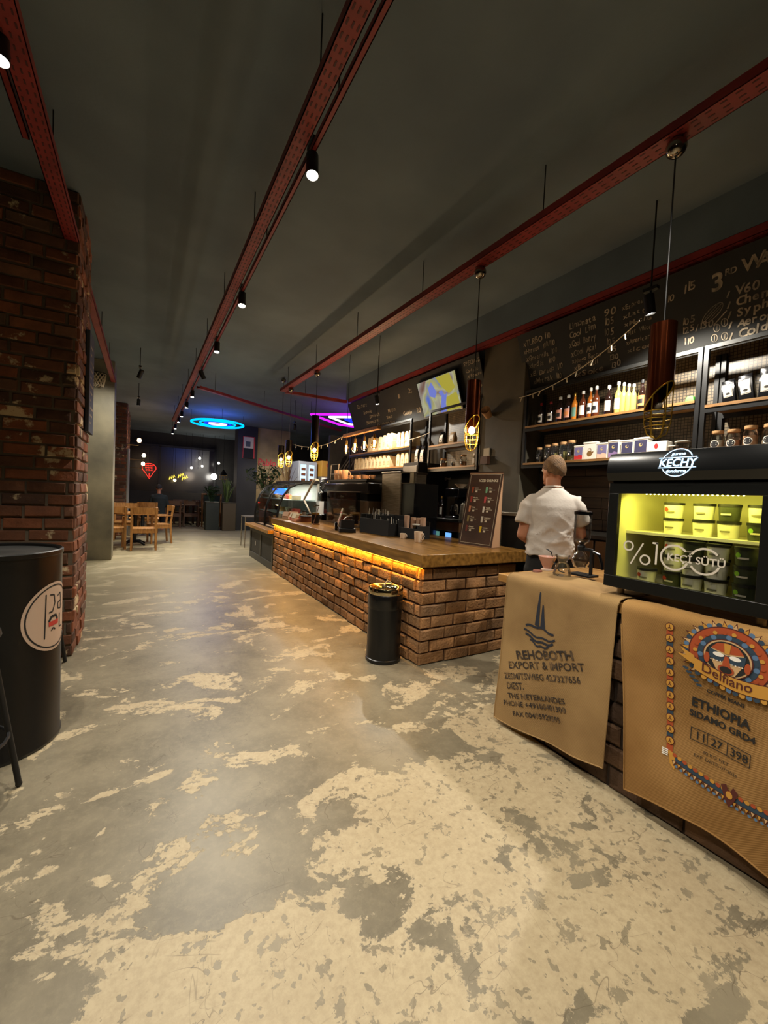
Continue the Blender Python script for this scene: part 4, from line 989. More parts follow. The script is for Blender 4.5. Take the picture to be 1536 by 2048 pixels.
coffee_bag('taller black foil coffee bag standing upright with shiny edge', 1.175, .225, .10, -2)
coffee_bag('black foil coffee bag cut by the right picture edge', 1.05, .22, .11, 0)
# left unit: things below and above
for i, (y, h, wd, M, lb) in enumerate([(4.86, .20, .12, foil, 'dark coffee pouch with label on the upper shelf beside the post'), (4.62, .17, .12, mat('kraft_pouch', srgb(150, 124, 84), .8), 'kraft paper pouch on the upper shelf under the screen'), (4.30, .16, .07, mat('tan_pouch', srgb(160, 130, 90), .8), 'narrow tan pouch on the upper shelf behind the copper pendant')]):
    coffee_bag(lb, y, h, wd, 0, z=2.252, M=M, lab=i < 2, group='pouches on the shelf under the screen')
jar('squat jar of brown contents on the shelf right of black cabinet', 4.80, .13, .05, cocoa, .5, z=1.922, group='jars on the shelf left of the pillar'); jar('tiny white lidded pot on the lower shelf left of the pillar', 4.58, .07, .032, powder, .7, z=1.922, lid=whitecap, group='jars on the shelf left of the pillar')
jar('two tone jar with pale base on the lower shelf', 4.36, .16, .045, peach, .4, z=1.922, group='jars on the shelf left of the pillar'); jar('bright white canister at the pillar end of the lower shelf', 4.115, .16, .04, powder, .8, z=1.922, lid=whitecap, lab=label_w, group='jars on the shelf left of the pillar')
# paper bags
bagm = mat('white_paper_bag', srgb(222, 200, 160), .85, c2=srgb(196, 172, 132), scale=6)
def paper_bag(label, y, h, wd, z, group, tilt=0, x=3.82):
    root = empty('paper_bag', (x, y, z), 0, label, 'paper bag', group); root.rotation_euler = (R(tilt), 0, 0)
    b = MB(); n = 10; rings = []
    for t, k in ((0, 1), (.55, 1), (.85, .8), (1, .55)):
        rings.append([Vector((sx_*.09, sy*wd/2*k, t*h*(1-.06*(sx_ > 0)))) for sx_, sy in ((-1, -1), (-1, 1), (1, 1), (1, -1))])
    b.loft(rings); b.build('bag', bagm, root)
    b = MB(); 
    for k in range(4): b.box(-.0915, -.0905, -wd*.22, wd*.2, h*(.2+.09*k), h*(.2+.09*k)+.008)
    b.build('print', mat('bag_print', srgb(120, 100, 76), .8), root); return root
rnd = random.Random(12)
ys = [7.05, 6.93, 6.62, 6.48, 6.35, 6.22, 5.98, 5.86, 5.74, 5.64]
for i, y in enumerate(ys): paper_bag('white paper bag on the upper bag shelf, %s' % ORD[i], y, rnd.uniform(.25, .30), .095, 2.302, 'paper bags on the upper shelf', rnd.uniform(-2, 2))
ys = [7.60, 7.45, 7.30, 7.15, 7.0, 6.86, 6.72, 6.58, 6.44, 6.30, 5.97, 5.83, 5.70]
for i, y in enumerate(ys): paper_bag('white paper bag on the lower bag shelf, %s' % ORD[i], y, rnd.uniform(.205, .228), .11, 1.982, 'paper bags on the lower shelf', rnd.uniform(-1.5, 1))
for i, (y, z) in enumerate([(5.36, 2.13), (5.24, 2.13), (5.37, 1.97), (5.22, 1.97)]): pass

# tall black cabinet between the bag shelves and the left shelf unit, black panel below shelves
tc_ = empty('tall_cabinet', (3.55, 4.02, 0), 0, 'tall matte black cabinet behind the bar under two coffee bags', 'cabinet')
b = MB(); b.box(0, .48, 1.08, 1.5, 0, 2.0); b.build('body', black_matte, tc_, bev=.004)
b = MB(); b.box(-.012, .0, 1.1, 1.48, .1, 1.95); b.build('door', mat('black_door', srgb(26, 25, 24), .4), tc_, bev=.003)
b = MB(); b.box(4.02, 4.06, 4.0, 5.1, 1.2, 1.86); bp_ = struct(b.build('wall_black_panel', black_matte))
b = MB(); b.text('@mail', .055, lambda u, v: Vector((4.018, 5.04-u, 1.76+v)), bold=.0005); b.build('lettering', label_w, bp_)
for i, (y, h) in enumerate([(5.36, .20), (5.22, .18)]):
    coffee_bag(('black coffee bag with white square label on top of the tall cabinet, left one', 'black coffee bag with white square label on top of the tall cabinet, right one')[i], y, h+.08, .11, 0, x=3.72, z=2.002, group='coffee bags on the tall cabinet')

# back counters
bc = empty('back_counter', (3.44, 3.99, 0), 0, 'back counter with brown wooden front under the coffee maker and kettle', 'counter')
b = MB(); b.box(0, .6, 0, 1.08, 1.165, 1.20); b.build('worktop', mat('dark_worktop', srgb(44, 42, 38), .25, .3), bc, bev=.003)
b = MB(); b.box(.02, .6, 0.01, 1.07, 1.04, 1.164); b.build('drawer_front', mat('brown_drawer', srgb(92, 62, 34), .5), bc, bev=.003)
b = MB(); b.box(.02, .6, 0.01, .04, 0, 1.04); b.box(.02, .6, 1.04, 1.07, 0, 1.04); b.box(.5, .6, 0.04, 1.04, 0, 1.04); b.box(.02, .5, .04, 1.04, .05, .1); b.build('body', black_matte, bc)
for i, (y, cc, st) in enumerate([(.80, (.12, .30, .38), .35), (.5, (.16, .42, .36), .5), (.20, (.15, .4, 1), 1.3)]):
    b = MB(); b.box(.0, .018, y-.10 if i < 2 else y-.05, y+.10 if i < 2 else y+.05, .93, 1.02); b.build('display', emis('fridge_display_%d' % i, cc, st), bc)
bc2 = empty('back_counter', (3.40, .2, 0), 0, 'back counter with dark top and brown panels behind the person', 'counter')
b = MB(); b.box(0, .62, 0, 2.62, 1.165, 1.20); b.build('worktop', MATS['dark_worktop'], bc2, bev=.003)
for k in range(4): b = MB(); b.box(.02, .04, .02+k*.65, .65+k*.65, .12, 1.15); b.build('door', MATS['brown_drawer'], bc2, bev=.003)
b = MB(); b.box(.04, .6, 0, 2.6, 0, 1.16); b.build('body', black_matte, bc2)
sb = empty('refrigerated_cabinet', (3.42, 2.86, 0), 0, 'black cabinet with steel frame and steel top left of the person', 'cabinet')
b = MB(); b.box(.01, .6, 0, .40, 0, 1.31); b.build('body', black_matte, sb)
b = MB(); b.box(-.02, .6, -.01, .41, 1.31, 1.345); b.build('steel_top', steel, sb, bev=.003)
b = MB(); b.box(-.01, .012, .39, .41, .02, 1.31); b.box(-.01, .012, .0, .41, .3, .32); b.build('steel_trim', steel, sb)
bottle('clear bottle with blue and white label and amber dregs on the back counter', 2.47, .34, .048, gl('clear_pet', srgb(150, 160, 160)), whitecap, label_w, x=3.62, z=1.201, group='bottles on the back counters', lab2=mat('blue_label', srgb(40, 80, 190), .5))
b = MB(); b.lathe([(0, 0), (.07, 0), (.075, .02), (0, .02)], 20); tag(b.build('yellow_cloth', mat('lemon_plate', srgb(230, 200, 90), .6), loc=(3.55, 2.56, 1.201)), 'small yellow dish beside the blue labelled bottle', 'dish')
# coffee maker, kettle, bottles, bowl on back counter
cm = empty('coffee_maker', (3.62, 4.36, 1.201), 0, 'black filter coffee maker with glass pot on the back counter', 'coffee maker')
b = MB(); b.box(0, .25, -.13, .13, 0, .03); b.box(.15, .25, -.13, .13, .03, .40); b.box(-.01, .25, -.135, .135, .29, .41); b.build('body', black_gloss, cm, bev=.01)
b = MB(); b.lathe([(.05, .035), (.075, .05), (.075, .13), (.05, .18), (.052, .20)], 20, (.07, 0, 0)); b.build('glass_pot', clear, cm)
b = MB(); b.lathe([(0, .036), (.05, .036), (.072, .05), (.072, .10), (0, .10)], 20, (.07, 0, 0)); b.build('coffee', mat('black_coffee', srgb(24, 12, 6), .1), cm)
b = MB(); b.tube([(.0, -.03, .17), (-.04, -.05, .17), (-.05, -.05, .1), (-.01, -.03, .07)], .008); b.build('pot_handle', black_metal, cm)
b = MB(); b.lathe([(0, 0), (.03, 0), (.035, .01), (.09, .055), (.093, .058), (.085, .054), (.03, .014), (0, .012)], 24); tag(b.build('bowl', ceramic, loc=(3.72, 4.30, 1.612)), 'white bowl lying on top of the coffee maker', 'bowl')
kt = empty('kettle', (3.62, 4.10, 1.201), 0, 'brushed steel gooseneck kettle right of the coffee maker', 'kettle')
b = MB(); b.lathe([(0, 0), (.062, 0), (.064, .01), (.045, .2), (.03, .215), (0, .22)], 24); b.build('body', steel, kt)
b = MB(); b.tube([(-.01, .055, .04), (-.02, .10, .07), (-.02, .105, .15), (-.02, .13, .19)], .008); b.build('spout', steel, kt)
b = MB(); b.tube([(0, -.045, .19), (0, -.10, .18), (0, -.105, .08)], .009); b.build('handle', black_metal, kt)
b = MB(); b.sph((0, 0, .23), .012, 10); b.build('lid_knob', black_metal, kt)
for i, (y, bd, cp, lab) in enumerate([(4.74, oran, goldcap, label_w), (4.66, dkg, blk, None), (4.60, dkg, goldcap, label_w)]):
    bottle(('amber bottle with white label left of the coffee maker', 'plain dark bottle in the middle of three left of the coffee maker', 'dark bottle with gold cap next to the coffee maker')[i], y, .30, .033, bd, cp, lab, x=3.56+.04*i, z=1.201, group='bottles on the back counters')

# cup fixed on the pillar and small note clipped below
b = MB(); b.lathe([(0, 0), (.045, 0), (.06, .12), (.054, .12), (.04, .01), (0, .01)], 20, (0, 0, 0), Matrix.Rotation(R(-60), 3, 'Y')@Matrix.Rotation(R(20), 3, 'X')); tag(b.build('paper_cup', mat('kraft_cup', srgb(196, 150, 108), .7), loc=(3.70, 3.83, 2.52)), 'tilted kraft paper cup fixed on the bar pillar', 'cup')
b = MB(); b.box(-.012, 0, -.05, .05, 0, .10, 0); b.box(-.05, 0, -.06, .06, -.10, -.004, 1); tag(b.build('note_holder', [paper_m, mat('brown_holder', srgb(90, 56, 36), .7)], loc=(3.716, 3.84, 2.02)), 'small brown holder with white card on the bar pillar above the menu stand', 'holder')

# string lights with little pegs along the right board
def catenary(name, label, p0, p1, sag, n, peg=True, cat='string lights', M=None):
    root = empty(name, p0, 0, label, cat); p0 = Vector(p0); p1 = Vector(p1); pts = []
    for i in range(25):
        t = i/24; pts.append((p1-p0)*t+Vector((0, 0, -sag*4*t*(1-t))))
    b = MB(); b.tube(pts, .0035, 6); b.build('cord', M or paper_m, root)
    for k in range(n):
        p = pts[int((k+.5)*24/n)]; b = MB(); b.cyl(p, p+Vector((-.008, random.Random(k).uniform(-.02, .02), -.05)), .006, seg=6); b.build('peg', M or paper_m, root)
    return root
catenary('peg_string', 'cord with small wooden pegs slung across the right chalkboard', (3.70, 3.36, 2.66), (3.28, 1.82, 2.90), .10, 9)
catenary('peg_string', 'dark festoon cord with tiny pegs between far pendants and warm bulb bar', (2.9, 6.37, 2.46), (2.36, 7.5, 2.36), .12, 8)
catenary('peg_string', 'thin sagging cord below the screen running along the shelf fronts', (3.66, 6.3, 2.46), (3.66, 5.0, 2.44), .06, 5)

# ================================================================== PENDANTS
cage_m = mat('brass_cage', srgb(210, 170, 60), .3, .9)
def tube_pendant(label, x, y, zt, zb, r, M, lit=8, group='tube pendants over the bar', cage='basket', zc=3.37):
    root = empty('pendant_lamp', (x, y, zb), 0, label, 'pendant lamp', group); h = zt-zb
    b = MB(); n = 28; cut = .14
    rings = []
    for q, rr in ((0, r), (1, r), (1, r*.97), (0, r*.97)):
        rings.append([Vector((rr*math.cos(2*PI*k/n), rr*math.sin(2*PI*k/n), h if q else cut*.5*(1-math.sin(2*PI*k/n)))) for k in range(n)])
    b.loft(rings, cap=False); b.lathe([(0, h), (r*.98, h)], 28); b.build('tube_shade', M, root)
    b = MB(); b.cyl((0, 0, h), (0, 0, zc-zb-.05), .004, seg=6); b.build('cord', black_metal, root)
    b = MB(); b.sph((0, 0, zc-zb-.03), .05, 18); b.build('cord_ball', mat('chrome', srgb(150, 140, 125), .12, 1), root)
    if cage:
        b = MB(); H_ = .17; rim = [Vector((r*math.cos(2*PI*k/24), r*math.sin(2*PI*k/24), cut*.5*(1-math.sin(2*PI*k/24)))) for k in range(24)]
        b.tube(rim, .004, 6, closed=True)
        for z in (-.01, -.05, -.09): b.tube([Vector((r*math.cos(2*PI*k/24)*(1+z*.4), r*math.sin(2*PI*k/24)*(1+z*.4), z)) for k in range(24)], .0025, 5, closed=True)
        for k in range(6):
            a = PI*k/3; e_ = rim[int(k*4)]
            b.tube([e_, Vector((e_.x, e_.y, 0)), Vector((e_.x*.97, e_.y*.97, -.07)), Vector((e_.x*.7, e_.y*.7, -.13)), Vector((0, 0, -.155))], .003, 5)
        b.build('wire_cage', cage_m, root)
    b = MB(); b.sph((0, 0, .02), .028 if lit else .02, 14, 0, 1, 1, 1.2); b.build('bulb', bulb_m if lit else mat('unlit_bulb', srgb(120, 110, 96), .2), root)
    if lit: lamp('POINT', 'bulb_light', (0, 0, -.05), lit, (1, .76, .50), .04, root)
    return root
dk_tube = mat('dark_bronze_tube', srgb(48, 40, 34), .25, .8)
tube_pendant('large copper tube pendant with brass wire cage hanging near the freezer', 2.36, 1.18, 2.43, 1.98, .062, copper, 0)
tube_pendant('slim copper tube pendant glowing in front of the shelf left of the pillar', 2.36, 2.63, 2.45, 2.02, .058, copper, 5)
tube_pendant('black tube pendant with lit cage bulb above the pastry case', 2.31, 6.2, 2.68, 2.12, .06, dk_tube, 9)
tube_pendant('dark tube pendant with glowing bulb, left of the one above the case', 2.30, 7.5, 2.42, 2.08, .06, dk_tube, 9)
tube_pendant('dark tube pendant with glowing bulb farthest along the bar', 2.40, 8.35, 2.40, 2.10, .06, dk_tube, 9, zc=3.75)
b4 = empty('bulb_bar_pendant', (2.9, 5.78, 2.44), 0, 'wooden beam pendant with four warm filament bulbs before the paper bags', 'pendant lamp')
b = MB(); b.box(-.03, .03, -.60, .60, -.02, .03); b.build('beam', oak, b4, bev=.005)
for k, y in enumerate((.50, .18, -.15, -.46)):
    b = MB(); b.cyl((0, y, -.02), (0, y, -.08), .003, seg=6); b.cyl((0, y, -.08), (0, y, -.14), .018, .020); b.build('socket', goldcap, b4)
    b = MB(); b.lathe([(0, -.30), (.03, -.285), (.047, -.25), (.045, -.215), (.022, -.16), (.018, -.14)], 18, (0, y, 0)); q_ = b.build('bulb', glass('amber_bulb_glass', (1, .8, .5)), b4)
    b = MB(); b.tube([(0, y-.012, -.16), (0, y-.014, -.26), (0, y, -.17), (0, y+.014, -.26), (0, y+.012, -.16)], .007, 6); b.build('filament', emis('filament', (1, .6, .25), 60), q_)
    lamp('POINT', 'bulb_light', (-.0, y, -.34), 12, (1, .70, .40), .05, b4)
for y in (-.5, .5): b = MB(); b.cyl((0, y, .03), (0, y, 1.34), .004, seg=6); b.build('hanging_cord', black_metal, b4)

# ================================================================== SMALL DISPLAY FREEZER
FX, FY0, FY1, FZ = 2.13, .60, 1.28, 1.004
fz = empty('display_freezer', (FX, FY0, FZ), 0, 'small black glass-door ice cream freezer with lit round logo on the sack counter', 'freezer')
W_ = FY1-FY0; ZB, ZD, ZH = .03, .575, .735
inner = mat('freezer_lining', srgb(226, 222, 190), .5)
b = MB(); b.box(.03, .56, 0, .03, ZB, ZH-.02); b.box(.03, .56, W_-.03, W_, ZB, ZH-.02); b.box(.53, .56, .03, W_-.03, ZB, ZH-.02); b.box(.03, .53, .03, W_-.03, ZB, ZB+.03); b.box(.03, .53, .03, W_-.03, ZD-.03, ZH-.02); b.build('cabinet_shell', black_gloss, fz, bev=.003)
b = MB(); b.box(.04, .53, .03, .036, ZB+.03, ZD-.03); b.box(.04, .53, W_-.036, W_-.03, ZB+.03, ZD-.03); b.box(.524, .53, .036, W_-.036, ZB+.03, ZD-.03); b.box(.04, .524, .036, W_-.036, ZB+.03, ZB+.036); b.box(.04, .524, .036, W_-.036, ZD-.036, ZD-.03); b.build('inner_lining', inner, fz)
df = MB(); fw_ = .062
df.box(0, .028, 0, W_, ZB, ZB+.06); df.box(0, .028, 0, W_, ZD-.055, ZD); df.box(0, .028, 0, fw_-.01, ZB+.06, ZD-.055); df.box(0, .028, W_-fw_+.01, W_, ZB+.06, ZD-.055)
door = df.build('door_frame', mat('freezer_black', srgb(15, 16, 14), .35), fz, bev=.002)
b = MB(); b.box(.006, .010, fw_-.012, W_-fw_+.012, ZB+.055, ZD-.05); b.build('door_glass', glass('freezer_glass', (.95, .95, .93), .10), fz)
# curved header
hb = MB(); prof = [(.03, ZD+.004), (-.012, ZD+.010), (-.030, ZD+.05), (-.022, ZD+.11), (.0, ZH-.01), (.06, ZH), (.40, ZH), (.40, ZD+.004)]
hb.loft([[Vector((x+.0, y+(0 if 0 < 1 else 0), z)) for x, z in prof] for y in (-.002, .02, .5, W_-.02, W_+.002)]); hb.build('header', mat('freezer_header', srgb(13, 14, 15), .22), fz, ang=30)
def FH(u, v): # header front surface, u to the right, v up from ZD
    z = ZD+.09+v; t = (z-(ZD+.05))/.06
    x = -.030+.008*max(0, t) if t < 1 else -.022+.022*(t-1)*.06/.05
    return Vector((x-.0035, W_*.5+.015-u, z))
logo = emis('freezer_logo', (.55, .78, 1), 2.6); lb_ = MB()
for q in ringpts(0, 0, .062, .066, 40):
    if abs(q[0][1]) < .024: continue
    lb_.shape(q, FH)
for q in stroke([(-.078, .023), (.078, .023)], .0035)+stroke([(-.078, -.023), (.078, -.023)], .0035): lb_.shape(q, FH, 0, .03)
lb_.text('KECHY', .050, lambda u, v: FH(u, v-.0175), bold=.0012, align='CENTER', shear=.12, sx=.95)
lb_.text('gurme', .022, lambda u, v: FH(u, v+.034), align='CENTER', bold=.0006, shear=.1); lb_.text('dondurma', .020, lambda u, v: FH(u, v-.046), align='CENTER', bold=.0006, shear=.1)
lb_.build('lit_logo', logo, fz)
FG = lambda o: (lambda u, v: Vector((.0045-o, W_-.072-u, ZB+v)))
gm = mat('frosted_print', srgb(206, 196, 180), .7); b = MB()
for (cx, cz) in ((.045, .225), (.128, .165)):
    for q in ringpts(cx, cz, .018, .026, 28): b.shape(q, FG(0))
for q in stroke([(.06, .135), (.115, .245)], .007)+stroke([(.178, .15), (.178, .255)], .009)+stroke([(.158, .252), (.182, .252)], .009): b.shape(q, FG(0))
for cx in (.255, .375):
    for q in ringpts(cx, .195, .052, .061, 40):
        if q[0][0] > cx and abs(q[0][1]-.198) < .026 or (cx > .3 and abs(q[0][1]-.198) < .026): continue
        b.shape(q, FG(0))
b.text('KEÇİ SÜTÜ', .046, lambda u, v: FG(.0012)(u+.225, v+.180), bold=.0008, sx=.98)
b.text('%100 GOAT MILK', .010, lambda u, v: FG(0)(u+.40, v+.262)) if False else None
b.build('glass_lettering', gm, fz)
b = MB(); b.box(.05, .06, .12, W_-.16, ZD-.050, ZD-.040); b.build('light_rail', white_plastic, fz)
lm = emis('led_yellow', (1, .92, .25), 40)
for k in range(22): b = MB(); b.sph((.055, .13+k*.0185, ZD-.054), .0036, 6); b.build('led', lm, fz)
o = lamp('AREA', 'freezer_light', (.09, W_/2, ZD-.058), 2.6, (1, .94, .13), .1, fz, shape='RECTANGLE'); o.data.size = .06; o.data.size_y = .5; o.rotation_euler = (0, R(-20), 0)
lamp('POINT', 'freezer_light', (.10, W_/2, ZB+.20), .5, (1, .94, .13), .05, fz)
b = MB(); b.box(.12, .50, .037, W_-.037, .312, .326); b.build('shelf', white_plastic, fz)
for y in (.05, W_-.05):
    for x in (.08, .5): b = MB(); b.cyl((x, y, -.012), (x, y, ZB), .018, seg=12); b.build('foot', steel, fz)
tubm = mat('tub_white', srgb(225, 222, 205), .5); tubdk = mat('tub_dark', srgb(46, 52, 34), .5); redfruit = mat('red_fruit', srgb(180, 50, 30), .6); greenfruit = mat('green_fruit', srgb(120, 170, 40), .6)
def tub(label, x, y, z, body, dot=None, r=.043, h=.078):
    root = empty('ice_cream_tub', (x, y, z), 0, label, 'ice cream tub', 'ice cream tubs in the freezer')
    b = MB(); b.lathe([(0, 0), (r*.86, 0), (r*.98, h*.86), (0, h*.86)], 22); b.build('tub', body, root)
    b = MB(); b.lathe([(0, h*.84), (r*1.04, h*.84), (r*1.04, h), (0, h)], 22); b.build('lid', black_metal, root)
    b = MB(); g = lambda u, v: Vector((-(r*.93+v*.06+.0018)*math.cos(u/r), -(r*.93+v*.06+.0018)*math.sin(u/r), v+.005))
    b.shape([(-.020, .022), (.020, .022), (.020, .030), (-.020, .030)], g, 1, .01)
    if dot: b.shape(circ(-.018, .038, .011, 12), g, 0, .01)
    b.build('print', [dot or ink, mat('tub_print', srgb(120, 116, 96), .6) if body is tubm else gm], root)
z1, z2 = FZ+.327, FZ+ZB+.0365
for i, (y, n, cols, fr) in enumerate([(1.055, 2, (tubm, tubm), (None, redfruit)), (.925, 2, (tubm, tubm), (None, None)), (.825, 2, (tubm, tubdk), (None, None)), (.715, 2, (tubdk, tubm), (greenfruit, None))]):
    for k in range(n): tub('%s ice cream tub, %s of %s stack on the top freezer shelf' % ('dark' if cols[k] is tubdk else 'pale', ('bottom', 'upper')[k], ('the first', 'the second', 'the third', 'the fourth')[i]), 2.33, y, z1+k*.079, cols[k], fr[k])
for i, (y, x, cols) in enumerate([(1.12, 2.24, (tubm,)), (1.015, 2.27, (tubdk, tubm, tubm)), (.92, 2.24, (tubm, tubm, tubdk)), (.825, 2.24, (tubm, tubm, tubm)), (.715, 2.22, (tubdk, tubdk, tubdk)), (1.07, 2.40, (tubm, tubm, tubm)), (.97, 2.38, (tubm, tubm, tubm)), (.87, 2.38, (tubdk, tubm, tubm))]):
    fr = [redfruit, redfruit, None, None, greenfruit, redfruit, None, None][i]
    for k, cc in enumerate(cols): tub('%s ice cream tub, %s of the %s, freezer floor' % ('dark' if cc is tubdk else 'pale', ('bottom', 'middle', 'top')[k], ('single front left tub', 'front stack second from left', 'front stack third from left', 'front stack fourth from left', 'front stack with green fruit at right', 'back left stack', 'back middle stack', 'back right stack')[i]), x, y, z2+k*.079, cc, fr if k != 1 or i == 4 else None)

# ================================================================== ON THE SACK COUNTER
zs = .992
sy = empty('siphon_brewer', (2.50, 1.665, zs), 0, 'glass siphon coffee brewer with black lid and stand on the sack counter', 'coffee brewer')
b = MB(); b.lathe([(0, .20), (.02, .205), (.046, .225), (.052, .25), (.052, .40)], 28); b.build('upper_chamber', clear, sy)
b = MB(); b.lathe([(0, .40), (.056, .40), (.057, .42), (.03, .43), (0, .43)], 28); b.build('lid', black_gloss, sy)
b = MB(); b.lathe([(.016, .205), (.016, .165), (.035, .15), (.056, .115), (.058, .09), (.04, .055), (.0, .04)], 28); b.build('lower_globe', clear, sy)
b = MB(); b.lathe([(.012, .16), (.024, .165), (.026, .19), (.014, .205)], 20); b.build('collar', black_metal, sy)
b = MB(); b.box(-.05, .05, -.10, .05, 0, .014); b.cyl((0, -.075, .01), (0, -.075, .18), .011); b.box(-.01, .01, -.075, -.01, .165, .185); b.build('stand', black_metal, sy, bev=.002)
b = MB(); b.tube([(0, -.08, .165), (.0, -.125, .15), (0, -.145, .10), (0, -.15, .06)], [.011, .011, .010, .008], 8); b.build('handle', black_gloss, sy)
gc = empty('glass_server', (2.35, 1.69, zs), 0, 'clear hourglass coffee server standing just before the siphon brewer', 'glass server')
b = MB(); b.lathe([(0, .002), (.050, .002), (.056, .012), (.042, .07), (.026, .085), (.03, .10), (.046, .13), (.046, .135)], 28); b.build('glass', clear, gc)
b = MB(); b.tube([(0, .045, .12), (0, .075, .10), (0, .07, .04), (0, .053, .03)], .005); b.build('handle', clear, gc)
v6 = empty('pour_over_dripper', (2.44, 1.875, zs), 0, 'pale pink pour-over dripper on a small foot near the counter edge', 'dripper')
b = MB(); b.lathe([(.058, .095), (.024, .02), (.020, .012), (.022, .01), (.028, .02), (.062, .095), (.058, .095)], 28); b.build('cone', mat('pink_ceramic', srgb(206, 160, 142), .2), v6)
b = MB(); b.lathe([(0, 0), (.040, 0), (.040, .008), (.018, .014), (0, .014)], 28); b.build('foot', mat('pale_foot', srgb(214, 190, 172), .2), v6)
b = MB(); b.tube([(0, -.04, .10), (-.01, -.035, .13), (-.02, -.015, .145), (-.02, .0, .148)], .004, 6); b.tube([(0, -.045, .07), (0, -.08, .04), (0, -.10, .01), (0, -.14, .006)], .004, 6); b.build('cord', black_metal, v6)
b = MB(); b.lathe([(0, 0), (.03, .001), (.026, .012), (0, .014)], 12, sx=1.3); tag(b.build('coffee_scoop', mat('brown_leather', srgb(110, 56, 36), .6), loc=(2.30, 1.84, zs)), 'small flat reddish brown lump on the sack beside the dripper', 'scoop')

# ================================================================== ON THE BAR
zc = .981
mn = empty('menu_stand', (3.02, 2.99, zc), R(14), 'tall tilted brown menu board with two columns of drinks standing on bar corner', 'menu board')
def mpl(o): # local: board width along y (left = +y), leans back towards +x
    return lambda u, v: Vector((v*.20-o, .40-u, v*.98))
brm = mat('menu_brown', srgb(82, 58, 44), .5, c2=srgb(60, 42, 32), scale=3); MW, MH = .40, .80
b = MB(); b.prism([(0, 0), (MW, 0), (MW, MH), (0, MH)], (0, .40, 0), (0, -1, 0), (.20, 0, .98), (.98, 0, -.20), .008); b.build('front_panel', brm, mn)
b = MB(); b.face([(0.004, .0, 0), (.16, .0, 0), (.165, .0, .78)]); b.box(.155, .165, 0, .40, 0, .77); b.box(.0, .16, 0, .40, 0, .006); b.build('back_support', mat('menu_side', srgb(190, 150, 116), .6), mn)
b = MB()
for q in stroke([(.02, .03), (MW-.02, .03), (MW-.02, MH-.03), (.02, MH-.03), (.02, .03)], .003): b.shape(q, mpl(.001))
b.text('ICED DRINKS', .038, lambda u, v: mpl(.001)(.13+u, .69+v), bold=.001, sx=1.0)
sw = [mat('swatch_%d' % k, c, .6) for k, c in enumerate((srgb(150, 70, 40), srgb(120, 170, 130), srgb(160, 60, 50), srgb(190, 80, 80), srgb(200, 130, 90), srgb(220, 210, 190), srgb(140, 120, 70), srgb(200, 190, 170), srgb(110, 50, 40), srgb(215, 180, 30)))]
rn = random.Random(3)
for r_ in range(5):
    for c_ in range(2):
        u0, v0 = .06+c_*.17, .58-r_*.105; i = r_*2+c_
        b.shape([(u0, v0-.01), (u0+.020, v0-.01), (u0+.024, v0+.055), (u0-.003, v0+.055)], mpl(.001), 1+i)
        b.text(('Latte', 'Mint', 'Mocha', 'Berry', 'Chai', 'Vanilla', 'Tonic', 'Coconut', 'Cherry', 'Lemon')[i], .021, lambda u, v, u0=u0, v0=v0: mpl(.001)(u0+.035+u, v0+.035+v), bold=.0005)
        b.shape([(u0+.035, v0+.02), (u0+.11, v0+.02), (u0+.11, v0+.024), (u0+.035, v0+.024)], mpl(.001)); b.shape([(u0+.045, v0-.005), (u0+.07, v0-.005), (u0+.07, v0+.013), (u0+.045, v0+.013)], mpl(.001))
b.build('menu_print', [paper_m]+sw, mn)

def mug(label, x, y, h, r, rz=0, z=zc, group=None, M=ceramic):
    root = empty('mug', (x, y, z), rz, label, 'mug', group)
    b = MB(); b.lathe([(0, 0), (r*.8, 0), (r*.84, .004), (r, h), (r*.93, h), (r*.76, .008), (0, .008)], 24); b.build('cup', M, root)
    b = MB(); b.tube([(0, -r*.93, h*.82), (0, -r*1.45, h*.86), (0, -r*1.75, h*.6), (0, -r*1.5, h*.3), (0, -r*.86, h*.2)], r*.11, 8); b.build('handle', M, root); return root
mug('larger cream mug standing alone on the bar top', 2.56, 3.61, .115, .047, R(15))
mug('small cream cup just left of the larger mug', 2.59, 3.96, .06, .036, R(15))
# napkin/condiment caddy
cd = empty('bar_caddy', (2.76, 3.99, zc), R(8), 'dark counter caddy with pink paper sleeves beside the mugs', 'caddy')
b = MB(); b.box(-.10, .10, -.17, .17, 0, .012); b.box(.085, .1, -.17, .17, .012, .20); b.box(-.10, .09, -.17, -.16, .012, .15); b.box(-.10, .09, .16, .17, .012, .2); b.box(-.10, -.09, -.16, .16, .012, .12); b.build('tray', black_matte, cd, bev=.002)
pinkp = mat('pink_paper', srgb(196, 158, 130), .8)
for y, x, h in ((-.12, .03, .25), (-.03, .05, .24), (.07, .05, .24), (.13, 0, .26)): b = MB(); b.box(x-.02, x+.02, y-.028, y+.028, .013, h); b.build('paper_sleeve', pinkp, cd, bev=.002)
b = MB(); b.lathe([(0, .013), (.035, .013), (.04, .15), (.042, .155), (0, .16)], 20, (-.04, -.08, 0)); b.build('takeaway_cup', [black_gloss], cd)
b = MB(); b.lathe([(0, .16), (.044, .16), (.044, .172), (0, .172)], 20, (-.04, -.08, 0)); b.build('cup_lid', white_plastic, cd)
